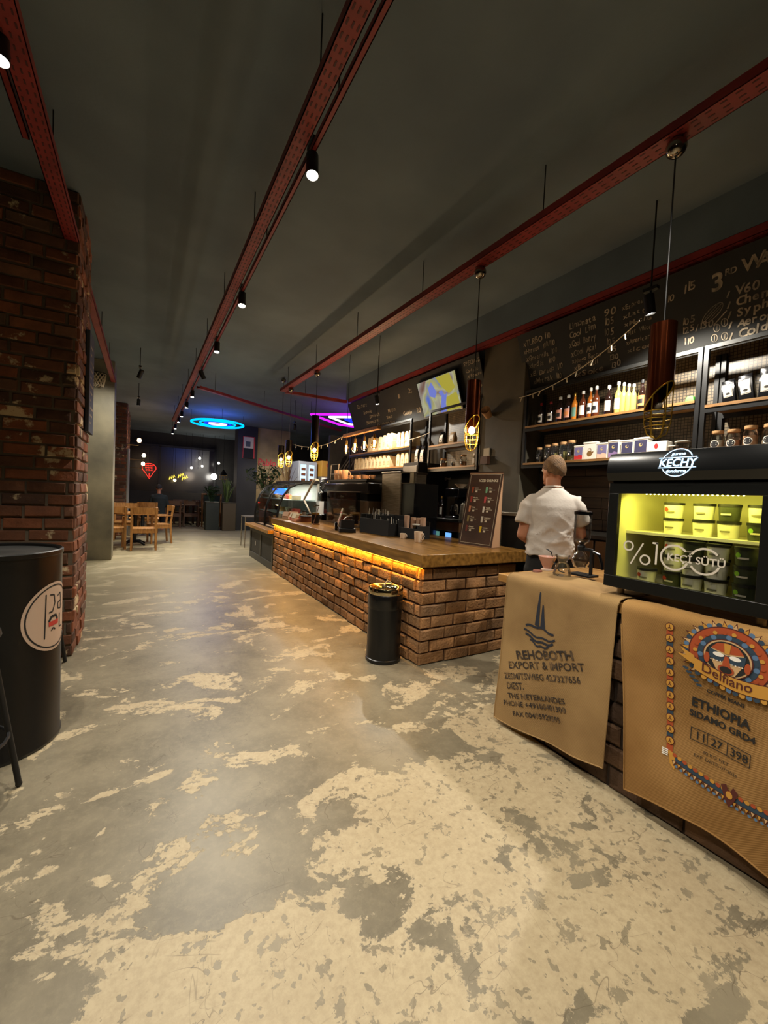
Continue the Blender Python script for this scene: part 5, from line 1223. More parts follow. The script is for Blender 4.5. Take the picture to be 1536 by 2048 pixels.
# straw and stick dispenser
st = empty('stir_stick_box', (2.62, 4.50, zc), R(6), 'wide black box crowded with wrapped straws and sticks', 'straw holder')
b = MB(); b.box(-.14, .14, -.32, .30, 0, .02); b.box(-.14, -.13, -.32, .30, .02, .19); b.box(.13, .14, -.32, .30, .02, .25)
for y in (-.32, -.2, -.08, .05, .17, .29): b.box(-.13, .13, y, y+.01, .02, .24 if y > -.2 else .15)
b.build('box', black_matte, st, bev=.002)
rn = random.Random(5)
for k in range(46):
    x, y = rn.uniform(-.11, .11), rn.uniform(-.30, .28); h = rn.uniform(.26, .32) if y > -.1 else rn.uniform(.18, .24)
    b = MB(); b.cyl((x, y, .02), (x+rn.uniform(-.015, .015), y+rn.uniform(-.02, .02), h), .0035, seg=6, m=0); b.build('straw', (paper_m, black_matte, white_plastic)[k % 3], st)
# card terminal with paper and customer display
pt = empty('payment_terminal', (2.26, 4.82, zc), R(-20), 'black payment terminal and printer with a curl of white paper', 'terminal')
b = MB(); b.box(-.09, .12, -.16, .16, 0, .05); b.prism([(-.14, .05), (.14, .05), (.14, .10), (-.14, .16)], (-.07, 0, 0), (0, 1, 0), (0, 0, 1), (1, 0, 0), .17); b.build('body', black_metal, pt, bev=.006)
b = MB(); b.grid(lambda u, v: Vector((-.03+.08*v, .02+.07*u, .14+.05*math.sin(v*2.2)+.0)), 4, 10); b.build('receipt_paper', label_w, pt)
b = MB(); b.box(-.13, -.095, .10, .22, 0, .11); b.build('card_reader', black_gloss, pt, bev=.01)
b = MB(); b.box(-.132, -.131, .15, .18, .06, .09); b.build('sticker', label_w, pt)
for lb, x, y, rz, w0, h0, M, pr in (('tall leaning white leaflet with red picture beside the terminal', 2.26, 5.12, -14, .10, .30, paper_m, redp), ('leaning brown wooden card holder on the bar', 2.24, 5.95, -20, .11, .28, mat('brown_card', srgb(120, 74, 46), .6), ink)):
    rt_ = empty('leaflet_stand', (x, y, zc), R(rz), lb, 'card stand')
    b = MB(); b.prism([(0, 0), (w0, 0), (w0, h0), (0, h0)], (0, w0/2, 0), (0, -1, 0), (.26, 0, .965), (.965, 0, -.26), .006); b.build('card', M, rt_)
    b = MB(); b.box(0, .10, -w0/2, w0/2, 0, .008); b.build('foot', M, rt_)
    b = MB(); g = lambda u, v: Vector((v*.26-.002, w0/2-u, v*.965)); b.shape([(w0*.5, h0*.25), (w0*.8, h0*.25), (w0*.8, h0*.62), (w0*.5, h0*.62)], g); b.shape([(w0*.2, h0*.78), (w0*.8, h0*.78), (w0*.8, h0*.83), (w0*.2, h0*.83)], g); b.build('print', pr, rt_)
# far end of bar: snack baskets, tins, leaflets, black stand mixer like grinder
rn = random.Random(8)
for i, (x, y, h, r, cc, lb) in enumerate([(2.35, 6.15, .17, .06, (30, 26, 26), 'black round tin at the far part of the bar'), (2.30, 6.45, .10, .09, (92, 50, 30), 'brown lidded tin beside the black tin'), (2.28, 6.75, .12, .05, (150, 70, 50), 'reddish tin on the far bar'),
      (2.45, 6.65, .13, .045, (190, 170, 150), 'pale jar among tins on the far bar'), (2.40, 7.05, .10, .05, (70, 40, 30), 'dark brown tin near the far end of the bar'), (2.5, 7.1, .16, .04, (120, 110, 100), 'grey shaker near the far end of the bar')]):
    root = empty('tin', (x, y, zc), 0, lb, 'tin', 'tins on the far end of the bar')
    b = MB(); b.lathe([(0, 0), (r, 0), (r, h*.85), (0, h*.85)], 18); b.build('body', mat('tin_%d' % i, srgb(*cc), .35, .3), root)
    b = MB(); b.lathe([(0, h*.85), (r*1.04, h*.85), (r*1.04, h), (0, h)], 18); b.build('lid', (goldcap, black_metal)[i % 2], root)
for i, (x, y, rz, cc) in enumerate([(2.20, 7.15, 20, (214, 180, 150)), (2.22, 6.9, -10, (200, 110, 90)), (2.35, 7.25, 40, (220, 214, 200)), (2.18, 6.6, 5, (216, 150, 120))]):
    root = empty('leaflet_box', (x, y, zc), R(rz), '%s box of leaflets leaning at the far end of the bar' % ('peach coloured', 'red', 'white', 'salmon coloured')[i], 'box', 'leaflet boxes on the bar')
    b = MB(); b.box(-.04, .04, -.09, .09, 0, .05); b.build('tray', mat('box_%d' % i, srgb(*cc), .7), root, bev=.003)
    b = MB()
    for k in range(4): b.box(-.03+k*.016, -.026+k*.016, -.08, .08, .05, .13, rot=Matrix.Rotation(R(24), 3, 'Y'))
    b.build('leaflets', paper_m if i % 2 else pinkp, root)
tl = empty('desk_lamp', (2.62, 6.95, zc), 0, 'pale folding arm lamp slanting over the counter before the pastry case', 'lamp')
b = MB(); b.lathe([(0, 0), (.07, 0), (.07, .02), (0, .02)], 20); b.build('base', black_metal, tl)
b = MB(); b.tube([(0, 0, .02), (-.1, .25, .35), (-.12, -.28, .70)], [.013, .018, .022], 10); b.build('arm', white_plastic, tl)
b = MB(); b.prism([(-.07, -.03), (.07, -.03), (.07, .03), (-.07, .03)], (-.12, -.36, .70), (0, 1, .1), (1, 0, 0), (0, 0, 1), .02); b.build('head', white_plastic, tl)
gr = empty('coffee_grinder', (2.86, 7.0, zc), 0, 'black coffee grinder with domed hopper between pastry case and espresso machine', 'grinder')
b = MB(); b.box(-.11, .12, -.10, .10, 0, .10); b.box(.0, .12, -.09, .09, .10, .44); b.box(-.12, .12, -.1, .1, .34, .50); b.build('body', black_gloss, gr, bev=.015)
b = MB(); b.lathe([(.05, .50), (.11, .56), (.12, .66), (.08, .73), (0, .75)], 22); b.build('hopper', glass('hopper_glass', (.25, .25, .25), .3), gr)
b = MB(); b.tube([(-.12, 0, .26), (-.18, 0, .26), (-.22, 0, .24)], .012); b.build('portafilter_fork', steel, gr)

# espresso machine
em_ = empty('espresso_machine', (2.78, 5.20, zc), 0, 'long dark espresso machine seen from behind with cups on its top', 'coffee machine')
smoke = mat('smoked_steel', srgb(92, 84, 72), .35, .6)
b = MB(); b.box(0, .5, 0, 1.5, .10, .40); b.build('lower_body', mat('machine_back', srgb(140, 116, 90), .35, .4, c2=srgb(112, 92, 70), scale=3), em_, bev=.01)
b = MB(); b.box(-.03, .54, -.05, 1.62, .50, .66); b.build('upper_body', mat('machine_black', srgb(34, 32, 30), .2, .4), em_, bev=.012)
b = MB(); b.box(.05, .48, .12, .2, .4, .5); b.box(.05, .48, 1.3, 1.38, .4, .5); b.box(.2, .46, .2, 1.3, .4, .5); b.build('neck', black_metal, em_)
b = MB(); b.box(-.02, .52, .04, 1.5, .69, .72); b.box(.0, .5, .1, 1.45, .66, .69); b.build('cup_tray', black_metal, em_)
for (x, y) in ((.04, .06), (.46, .06), (.04, 1.44), (.46, 1.44)): b = MB(); b.cyl((x, y, 0), (x, y, .1), .025, seg=12); b.build('foot', steel, em_)
b = MB(); b.box(-.025, -.005, .35, .37, .0, .5); b.box(-.025, -.005, .9, .92, .0, .5); b.build('trim_bar', smoke, em_)
gl_ = empty('glass_guard', (2.70, 5.30, zc), 0, 'clear glass guard screen between the terminal and espresso machine', 'glass screen')
b = MB(); b.box(0, .006, 0, 1.25, 0, .52); b.build('pane', clear, gl_); b = MB(); b.box(-.004, .01, -.01, 1.26, .52, .53); b.build('rim', steel, gl_)
terra = mat('peach_cup', srgb(214, 160, 118), .4)
for i, (y, x) in enumerate([(1.36, .10), (1.22, .10), (1.05, .10)]):
    mug('tall upturned peach cup on the espresso machine, %s' % ORD[i], 2.78+x, 5.20+y, .17, .058, R(90), zc+.721, 'tall cups on the espresso machine', terra)
for i in range(6):
    mug('small upturned terracotta cup on the espresso machine, %s of the low row' % ORD[i], 2.88+.1*(i % 2), 6.02-i*.11, .07, .045, R(40*i), zc+.721, 'low cups on the espresso machine', terra)
b = MB(); rk = b
for y in (-.09, .24): b.cyl((0, y, 0), (0, y, .26), .004, seg=6)
for z in (.1, .26): b.cyl((0, -.09, z), (0, .24, z), .004, seg=6)
tag(rk.build('cup_rack', steel, loc=(2.80, 6.42, zc+.722)), 'thin steel wire rack around the tall cups on the machine', 'rack')
# steel dispenser column and hood
dp = empty('water_boiler', (2.95, 4.62, zc), 0, 'tall brushed steel boiler with steel hood in the middle of the bar', 'water boiler')
b = MB(); b.box(0, .42, 0, .50, 0, .80); b.box(0, .10, -.22, 0, .66, .80) ; b.build('body', steel, dp, bev=.006)
b = MB(); b.box(-.01, .43, -.01, .51, .80, .825); b.build('lid', smoke, dp, bev=.004)
b = MB(); b.box(.02, .40, -.30, -.01, 0, .66); b.build('dark_side_cabinet', black_gloss, dp, bev=.004)
b = MB(); b.box(.0, .02, -.30, -.01, .66, .80); b.build('hood_front', mat('hood_steel', srgb(132, 124, 100), .4, .8), dp)

# ================================================================== PASTRY CASE AND LEDGE
pc_ = empty('pastry_case', (2.14, 7.56, .745), 0, 'curved glass pastry display case with black ribs standing on the wooden ledge', 'display case')
PW = 1.75
arcp = [(0, .02), (-.0, .25), (.03, .45), (.10, .64), (.22, .80), (.38, .88), (.50, .90)]
b = MB(); b.grid(lambda u, v: Vector((lambda i, f: (arcp[i][0]*(1-f)+arcp[i+1][0]*f, u*PW, arcp[i][1]*(1-f)+arcp[i+1][1]*f))(min(5, int(v*6)), v*6-min(5, int(v*6)))), 4, 24); b.build('curved_glass', glass('case_glass', (.86, .93, .92), .35), pc_)
for y in (0, PW*.5, PW): b = MB(); b.tube([(x, y, z) for x, z in arcp]+[(.78, y, .90)], .022, 8); b.build('rib', black_metal, pc_)
for y in (0.0, PW): b = MB(); b.face([(x, y, z) for x, z in arcp]+[(.75, y, .90), (.75, y, .02)]); b.build('end_glass', MATS['case_glass'], pc_)
b = MB(); b.box(0, .78, -.02, PW+.02, 0, .03); b.box(.45, .80, -.02, PW+.02, .90, .95); b.build('frame', black_metal, pc_, bev=.004); b = MB(); b.box(.76, .80, -.02, PW+.02, .03, .90); b.build('back_panel', mat('case_back', srgb(190, 194, 188), .5), pc_)
wht = mat('shelf_glass_edge', srgb(190, 205, 205), .2)
for z, x0 in ((.30, .08), (.56, .16)): b = MB(); b.box(x0, .74, .03, PW-.03, z, z+.012); b.build('glass_shelf', wht, pc_)
o = lamp('AREA', 'case_light', (.42, PW/2, .88), 24, (1, .93, .82), .1, pc_, shape='RECTANGLE'); o.data.size = .05; o.data.size_y = PW*.9
rn = random.Random(2)
cake = [mat('cake_cream', srgb(232, 214, 180), .7), mat('cake_brown', srgb(120, 66, 36), .7), mat('cake_red', srgb(170, 60, 44), .7), mat('cake_golden', srgb(206, 150, 80), .7)]
for k, (y, z) in enumerate([(yy, zz) for zz in (.031, .313, .573) for yy in (.2, .45, .7, 1.0, 1.25, 1.5)]):
    x = .3 if z < .1 else .42
    if k % 3 == 0: b = MB(); b.lathe([(0, 0), (.09, 0), (.09, .07), (.08, .085), (0, .09)], 20); nm, ct_ = 'cake', 'round cake'
    elif k % 3 == 1: b = MB(); b.prism([(0, 0), (.14, .05), (.14, -.05)], (-.07, 0, 0), (1, 0, 0), (0, 1, 0), (0, 0, 1), .08); nm, ct_ = 'cake_slice', 'cake slice'
    else: b = MB(); b.lathe([(0, 0), (.04, 0), (.05, .05), (.065, .06), (.05, .095), (0, .105)], 16); nm, ct_ = 'muffin', 'muffin'
    o = b.build(nm, cake[(k*7) % 4], None, loc=(2.14+x, 7.56+y, .746+z))
    tag(o, '%s %s, %s on the %s of the pastry case' % (('cream', 'brown', 'red', 'golden')[(k*7) % 4], ct_, ('first', 'second', 'third', 'fourth', 'fifth', 'sixth')[k % 6]+' from the near end', ('floor', 'middle shelf', 'top shelf')[k//6]), 'cake', 'pastries in the display case')
ld = empty('wooden_ledge', (1.98, 7.495, 0), 0, 'pale wooden ledge on a dark grey recessed base below the pastry case', 'counter')
b = MB(); b.box(-.02, 1.0, 0, 1.95, .68, .744); b.build('top', slabwood_x, ld, bev=.004)
gp = mat('grey_paint', srgb(74, 72, 64), .6)
b = MB(); b.box(.1, .98, .0, 1.88, 0, .68); b.box(.08, .1, 0, .08, 0, .68); b.box(.08, .1, 1.80, 1.88, 0, .68); b.box(.08, .1, .08, 1.80, 0, .13); b.box(.08, .1, .08, 1.80, .58, .68); b.box(.08, .1, .9, .98, .13, .58); b.build('base', gp, ld)
for y0, y1 in ((.08, .9), (.98, 1.8)): b = MB(); b.box(.095, .099, y0, y1, .13, .58); b.build('inset_panel', mat('dark_inset', srgb(34, 32, 28), .6), ld)
b = MB(); b.lathe([(0, 0), (.0, .001), (.03, .002), (.0, .004)], 16, (.094, 1.4, .34), Matrix.Rotation(R(-90), 3, 'Y'), 0, 1.8, .8); b.build('bean_emblem', gm, ld)

# ================================================================== LITTER BIN
bn = empty('litter_bin', (1.88, 3.11, 0), 0, 'tall black cylindrical litter bin with shiny open rim standing against the bar', 'bin')
b = MB(); b.lathe([(0, 0), (.155, 0), (.158, .01), (.158, .03), (.150, .035), (.150, .60), (.0, .60)], 36); b.build('body', mat('bin_black', srgb(18, 18, 18), .3, .2), bn)
b = MB(); b.lathe([(.152, .60), (.156, .61), (.157, .64), (.150, .655), (.135, .652), (.11, .635), (.10, .62), (.10, .60)], 36); b.build('steel_rim', mat('bin_rim', srgb(190, 176, 140), .12, 1), bn)
b = MB(); b.tube([(.14*math.cos(a/24*2*PI)*(1+.03*math.sin(a*2.3)), .14*math.sin(a/24*2*PI), .645+.012*math.sin(a*3.1)) for a in range(24)], .006, 6, closed=True); b.tube([(-.02, .0, .66), (.03, .03, .70), (.05, -.02, .68), (.09, .03, .665)], .008, 6); b.build('liner_bag', mat('crumpled_bag', srgb(150, 140, 110), .4), bn)
b = MB(); b.lathe([(.1505, .60), (.156, .59), (.1545, .55), (.1575, .51), (.1515, .47)], 36); b.build('bag_skirt', mat('black_bag', srgb(14, 14, 14), .25), bn)

# ================================================================== OIL DRUM TABLE
dr = empty('oil_drum_table', (-.69, 2.96, 0), 0, 'big black oil drum used as table with round badge at the left edge', 'drum table')
dm = mat('drum_black', srgb(17, 16, 15), .32)
b = MB(); r = .29; b.lathe([(0, .02), (r-.02, .02), (r, .0), (r+.006, .008), (r+.006, .02), (r, .03), (r, 1.045), (r+.006, 1.05), (r+.006, 1.07), (r-.002, 1.075), (r-.012, 1.07), (r-.012, 1.055)], 72); b.build('drum', dm, dr)
b = MB(); b.lathe([(0, 1.056), (r-.012, 1.056)], 48); b.build('drum_top', mat('drum_top', srgb(84, 84, 82), .3, .5, c2=srgb(60, 60, 60), scale=4), dr)
A0 = R(-20)   # badge direction
def dmap(o, sgn=1): return lambda u, v: Vector(((r+o)*math.cos(A0+u*1.3/r), (r+o)*math.sin(A0+u*1.3/r), .71+v*1.3))
b = MB(); cream = mat('badge_cream', srgb(200, 172, 150), .6)
b.shape(circ(0, 0, .145, 48), dmap(.002), 0, .03)
for q in ringpts(0, 0, .128, .134, 56): b.shape(q, dmap(.003), 1)
for q in stroke([(-.05, .10), (-.055, -.085), (.09, -.085)], .006)+stroke([(-.03, .095), (-.005, .09), (.0, .055), (-.015, .02), (-.035, .02)], .006)+stroke([(.02, .08), (.045, .09), (.05, .06), (.05, .02), (.025, .025), (.022, .05), (.05, .055)], .006): b.shape(q, dmap(.0032), 1)
for q in stroke([(-.035, -.02), (-.02, .0), (.01, .0), (.02, -.02)], .012)+stroke([(.04, 0), (.04, -.06), (.06, -.06)], .006)+stroke([(-.02, -.06), (-.01, -.05), (.005, -.06)], .007): b.shape(q, dmap(.0032), 1)
b.shape([(-.035, -.04), (.025, -.04), (.025, -.02), (-.035, -.02)], dmap(.0034), 2, .03)
b.build('badge', [cream, ink, mat('badge_red', srgb(190, 60, 50), .6)], dr)
# bar stools: only one splayed leg of each shows past the drum
def stool(loc, rz, label):
    root = empty('bar_stool', loc, rz, label, 'stool', 'black bar stools around the drum')
    b = MB(); b.lathe([(0, .74), (.16, .74), (.17, .755), (.165, .78), (0, .785)], 28); b.build('seat', black_metal, root)
    for k in range(4):
        a = PI/4+k*PI/2; b = MB(); b.tube([(math.cos(a)*.13, math.sin(a)*.13, .745), (math.cos(a)*.235, math.sin(a)*.235, .012)], .0125, 10); b.sph((math.cos(a)*.235, math.sin(a)*.235, .014), .014, 8); b.build('leg', black_metal, root)
    b = MB(); b.tube([(math.cos(2*PI*k/24)*.195, math.sin(2*PI*k/24)*.195, .28) for k in range(24)], .008, 6, closed=True); b.build('foot_ring', black_metal, root); return root
stool((-.705, 2.40, 0), R(-25), 'black metal bar stool at left edge, one leg showing before the drum')
stool((-.73, 3.98, 0), R(-17), 'black metal bar stool behind the drum by the brick pier')

# chalkboard sign hung on the far edge of the brick pier, wire basket on the concrete column
hb_ = empty('hanging_chalkboard', (-.482, 4.66, 1.93), 0, 'narrow blue grey chalkboard hung flat on the brick pier side', 'chalkboard')
b = MB(); b.box(0, .03, 0, .36, 0, .92, 0); b.build('frame', mat('blue_grey_board', srgb(56, 62, 72), .7), hb_, bev=.003)
b = MB()
for k in range(11): chalk_w = .06+.05*((k*7) % 3); b.shape([(.06, .08+k*.07), (.06+chalk_w*1.6, .08+k*.07), (.06+chalk_w*1.6, .10+k*.07), (.06, .10+k*.07)], lambda u, v: Vector((.0315, u, v)))
b.build('chalk_writing', chalk, hb_)
nt_ = empty('wire_net_basket', (-.76, 9.26, 3.36), 0, 'small beige net hanging from a ring on the concrete column', 'net basket')
b = MB(); b.tube([(.12*math.cos(2*PI*k/20), .12*math.sin(2*PI*k/20), .12) for k in range(20)], .008, 6, closed=True); b.cyl((0, .12, .12), (0, .14, .12), .01, seg=6); b.build('hoop', black_metal, nt_)
b = MB()
for k in range(12):
    for s_ in (1, -1):
        b.tube([(.12*(1-.35*t)*math.cos(2*PI*(k+s_*t*2.4)/12), .12*(1-.35*t)*math.sin(2*PI*(k+s_*t*2.4)/12), .12-.24*t) for t in (0, .25, .5, .75, 1)], .004, 4)
b.build('net', paper_m, nt_)

# ================================================================== DINING AREA
def dining_chair(loc, rz, label, M=oak, group='wooden dining chairs', k=1.0):
    root = empty('dining_chair', loc, rz, label, 'chair', group); root.scale = (k, k, k*1.08)
    # local: faces +y, back at -y
    for sx_ in (-1, 1):
        b = MB(); b.loft([[Vector((sx_*.24+a*.022, y+c*.022, z)) for a, c in ((-1, -1), (1, -1), (1, 1), (-1, 1))] for z, y in ((0, -.26), (.3, -.235), (.5, -.235), (.72, -.26), (.90, -.30))]); b.build('leg', M, root, bev=.004)
        b = MB(); b.box(sx_*.24-.022, sx_*.24+.022, .18, .224, 0, .66); b.build('leg', M, root, bev=.004)
        b = MB(); b.loft([[Vector((sx_*(.25+q)+a*.028, y, .66+c*.013)) for a, c in ((-1, -1), (1, -1), (1, 1), (-1, 1))] for y, q in ((-.26, -.005), (-.1, .02), (.1, .025), (.25, .0))]); b.build('armrest', M, root, bev=.004)
    b = MB(); b.box(-.25, .25, -.24, .25, .425, .46); b.build('seat', M, root, bev=.008)
    b = MB(); b.box(-.23, .23, -.245, -.225, .36, .425); b.box(-.23, .23, .2, .22, .36, .425); b.box(-.25, -.23, -.22, .2, .36, .425); b.box(.23, .25, -.22, .2, .36, .425); b.build('apron', M, root)
    b = MB(); n = 12
    b.loft([[Vector((x, -.255-.05*(1-(x/.27)**2)-.06*0+d, z)) for d, z in ((-.012, .765), (.012, .765), (.004, .90), (-.020, .90))] for x in [-.27+.54*i/n for i in range(n+1)]]); b.build('backrest', M, root)
    return root
dining_chair((.015, 10.9, 0), 0, 'oak dining chair with curved backrest nearest the aisle, back to the viewer')
dining_chair((-.62, 11.1, 0), R(8), 'oak dining chair half hidden behind the concrete column')
dining_chair((.34, 12.1, 0), R(100), 'oak armchair turned sideways beyond the nearest oak chair')
dining_chair((-.42, 12.9, 0), R(180), 'oak dining chair on the far side of the round table facing the viewer')
dining_chair((.12, 14.45, 0), R(-5), 'oak dining chair directly in front of the seated person')
for i, (x, y, rz) in enumerate([(.92, 16.9, 0), (1.54, 17.1, 0), (1.3, 18.4, 180), (2.0, 18.5, 180)]):
    dining_chair((x, y, 0), R(rz), ('dim wooden chair in the dark far room, left of two facing away', 'dim wooden chair in the dark far room, right of two facing away', 'dim wooden chair in the far room beyond, left one facing viewer', 'dim wooden chair in the far room beyond, right one facing viewer')[i], mat('dim_walnut', srgb(96, 66, 40), .5))
def table(loc, r, M, label, square=False):
    root = empty('dining_table', loc, 0, label, 'table', 'dining tables')
    b = MB(); 
    if square: b.box(-r, r, -r, r, .76, .80)
    else: b.lathe([(0, .76), (r, .76), (r, .795), (0, .795)], 40)
    b.build('tabletop', M, root, bev=.004)
    b = MB(); b.cyl((0, 0, .05), (0, 0, .76), .045); b.build('pedestal', black_metal, root)
    for k in range(4): a = PI/4+k*PI/2; b = MB(); b.tube([(0, 0, .10), (math.cos(a)*.16, math.sin(a)*.16, .085), (math.cos(a)*.30, math.sin(a)*.30, .02)], [.04, .03, .025], 8); b.build('foot', black_metal, root)
    return root
table((-.18, 11.75, 0), .48, oak, 'round oak cafe table on black pedestal beyond the nearest chair')
table((-.02, 13.8, 0), .32, oak, 'second oak cafe table nearer the seated person')
table((1.4, 17.7, 0), .42, mat('dim_walnut', srgb(96, 66, 40), .5), 'dark table between the dim chairs in the far room', True)
b = MB(); b.box(-.05, .05, -.04, .04, 0, .06); b.cyl((0, .0, .06), (0, 0, .12), .02, seg=10); tag(b.build('condiment_holder', mat('dark_brown_box', srgb(70, 40, 28), .6), loc=(-.38, 11.55, .861-.0)), 'small dark condiment holder on the round oak table', 'holder')
bpy.data.objects['condiment_holder'].location.z = .796
# pipe sconces on the pilaster
def sconce(y, z, label, out=.30):
    root = empty('pipe_sconce', (-.45, y, z), 0, label, 'wall lamp', 'pipe lamps on the far brick pilaster')
    b = MB(); b.tube([(0, 0, 0), (out*.9, 0, 0), (out, 0, .02), (out, 0, .10)], .014, 8); b.cyl((0, 0, 0), (.015, 0, 0), .04); b.build('pipe', MATS['bin_rim'] if 'bin_rim' in MATS else steel, root)
    b = MB(); b.sph((out, 0, .15), .055, 14, 0, 1, 1, 1.2); b.build('bulb', emis('sconce_glow', (1, .62, .30), 22), root)
    b = MB(); b.cyl((out, 0, .08), (out, 0, .11), .022); b.build('socket', goldcap, root)
    lamp('POINT', 'sconce_light', (out, 0, .15), 40, (1, .62, .32), .06, root)
sconce(13.98, 2.62, 'nearest glowing pipe lamp on the far brick pilaster'); sconce(15.6, 2.30, 'second glowing pipe lamp on the far brick pilaster', .42); sconce(16.2, 2.05, 'lowest and farthest glowing pipe lamp on the pilaster', .40)
b = MB(); b.cyl((-.42, 13.95, .0), (-.42, 13.95, 2.5), .045, seg=14); tag(b.build('drain_pipe', mat('grey_pipe', srgb(150, 150, 140), .5)), 'pale grey vertical pipe at the corner of the far brick pilaster', 'pipe')
# red neon sign
ns_ = empty('neon_sign', (.16, 19.44, 1.74), 0, 'red drop shaped neon sign on the far wall at left', 'neon sign'); ns_.scale = (.45, .45, .45); rn_ = emis('neon_red', (1, .03, .02), 3)
b = MB(); pts = [(.55*math.sin(t), 0, 1.02+.42*math.cos(t)) for t in [(-2.35+4.7*i/24) for i in range(25)]]+[(0.02, 0, .05)]; b.tube(pts, .022, 6, closed=True); b.build('outline_tube', rn_, ns_)
for k in range(3):
    b = MB(); b.tube([(-.36+.05*k+.035*i, 0, 1.24-.2*k+.055*(1 if i % 2 else -1)+.02*math.sin(i*2.1)) for i in range(20-2*k)], .018, 5); b.build('squiggle_tube', rn_, ns_)
b = MB(); b.tube([(.0, 0, .55), (.0, 0, .2)], .018, 5); b.build('stem_tube', rn_, ns_)
b = MB(); b.cyl((0, .01, 1.42), (0, .01, 4.53), .01, seg=5); b.build('hanger_wire', black_metal, ns_)
ys_ = empty('neon_sign', (1.20, 19.44, 1.62), 0, 'yellow glowing scribble sign on the far wall', 'neon sign'); ys_.scale = (.6, .6, .6); yn_ = emis('neon_yellow', (1, .72, .08), 2)
for k, (dx, dz) in enumerate(((-.3, .1), (.25, .25), (.5, .1))):
    b = MB(); b.cyl((dx, .01, dz+.4), (dx, .01, 3.6), .008, seg=5) if k != 1 else None; b.build('hanger_wire', black_metal, ys_) if k != 1 else b.bm.free(); b = MB(); b.tube([(dx+.06*i-.2, 0, dz+.10*(1 if i % 2 else -1)+.25+.03*i) for i in range(7)], .035, 6); b.build('scribble_tube', yn_, ys_)
for i, (x, z, s_, st) in enumerate([(2.03, 2.75, .05, 12), (2.80, 2.60, .05, 12), (2.14, 2.42, .045, 10), (1.72, 2.32, .05, 6), (2.62, 2.0, .13, 30), (1.1, 1.75, .06, 8)]):
    root = empty('globe_lamp', (x, 19.3, z), 0, '%s globe lamp hanging in the dark far room' % ('highest small white', 'rightmost small white', 'middle small white', 'faint', 'large bright', 'low warm')[i], 'lamp', 'globe lamps in the far room')
    b = MB(); b.sph((0, 0, 0), s_, 14); b.build('globe', emis('globe_glow_%d' % i, (1, .95, .85) if i != 5 else (1, .75, .3), st), root)
    b = MB(); b.cyl((0, 0, s_*.9), (0, 0, 3.78-z), .006, seg=5); b.build('cord', black_metal, root)
lamp('POINT', 'far_glow', (1.8, 18.9, 2.0), 14, (1, .8, .6), .2)
cl = empty('cage_lantern', (2.9, 18.6, 1.95), 0, 'dark hanging lantern with faint wire cage near the far pillar', 'lantern')
b = MB(); b.lathe([(.02, .35), (.12, .2), (.16, .12), (.02, .3)], 20); b.cyl((0, 0, .34), (0, 0, 1.83), .006, seg=6); b.build('shade', black_metal, cl)
b = MB()
for k in range(6): b.tube([(.15*math.cos(k), .15*math.sin(k), .12), (.14*math.cos(k), .14*math.sin(k), -.06)], .006, 5)
for z in (.1, -.06): b.tube([(.15*math.cos(2*PI*k/16), .15*math.sin(2*PI*k/16), z) for k in range(16)], .006, 5, closed=True)
b.build('wire_cage', cage_m, cl)
# picture on dark pillar, writing on beige wall
pf = empty('picture_frame', (3.02, 15.38, 2.62), 0, 'red edged framed picture, white above black, on the dark far pillar', 'picture')
b = MB(); b.box(0, .42, -.04, 0, 0, .78); b.build('frame', redp, pf); b = MB(); b.box(.02, .37, -.046, -.04, .36, .76, 0); b.box(.02, .37, -.046, -.04, .0, .36, 1); b.box(.1, .26, -.05, -.046, .42, .6, 2); b.build('print', [paper_m, ink, mat('grey_print', srgb(80, 84, 88), .7)], pf)
wl = empty('wall_lettering', (3.60, 15.49, 2.42), 0, 'red and white painted lettering on the beige wall by the far pendants', 'lettering')
b = MB(); b.text('Pablo', .34, lambda u, v: Vector((u, 0, v)), 0, bold=.008, sx=.9); b.build('red_word', redp, wl); b = MB(); b.text('M', .34, lambda u, v: Vector((u+.80, 0, v)), bold=.008, sx=.8); b.shape([(1.16, 0), (1.22, 0), (1.22, .25), (1.16, .25)], lambda u, v: Vector((u, 0, v))); b.build('white_word', label_w, wl)
b = MB()
for q in ringpts(.35, -.55, .12, .16, 24)[:16]: b.shape(q, lambda u, v: Vector((u, 0, v)), 0)
for q in ringpts(0, 0, .12, .15, 24): b.shape([(x*1.3+.75, y*.6-.65) for x, y in q], lambda u, v: Vector((u, 0, v)), 1)
b.build('drawn_marks', [redp, mat('pale_yellow', srgb(210, 190, 120), .7)], wl)
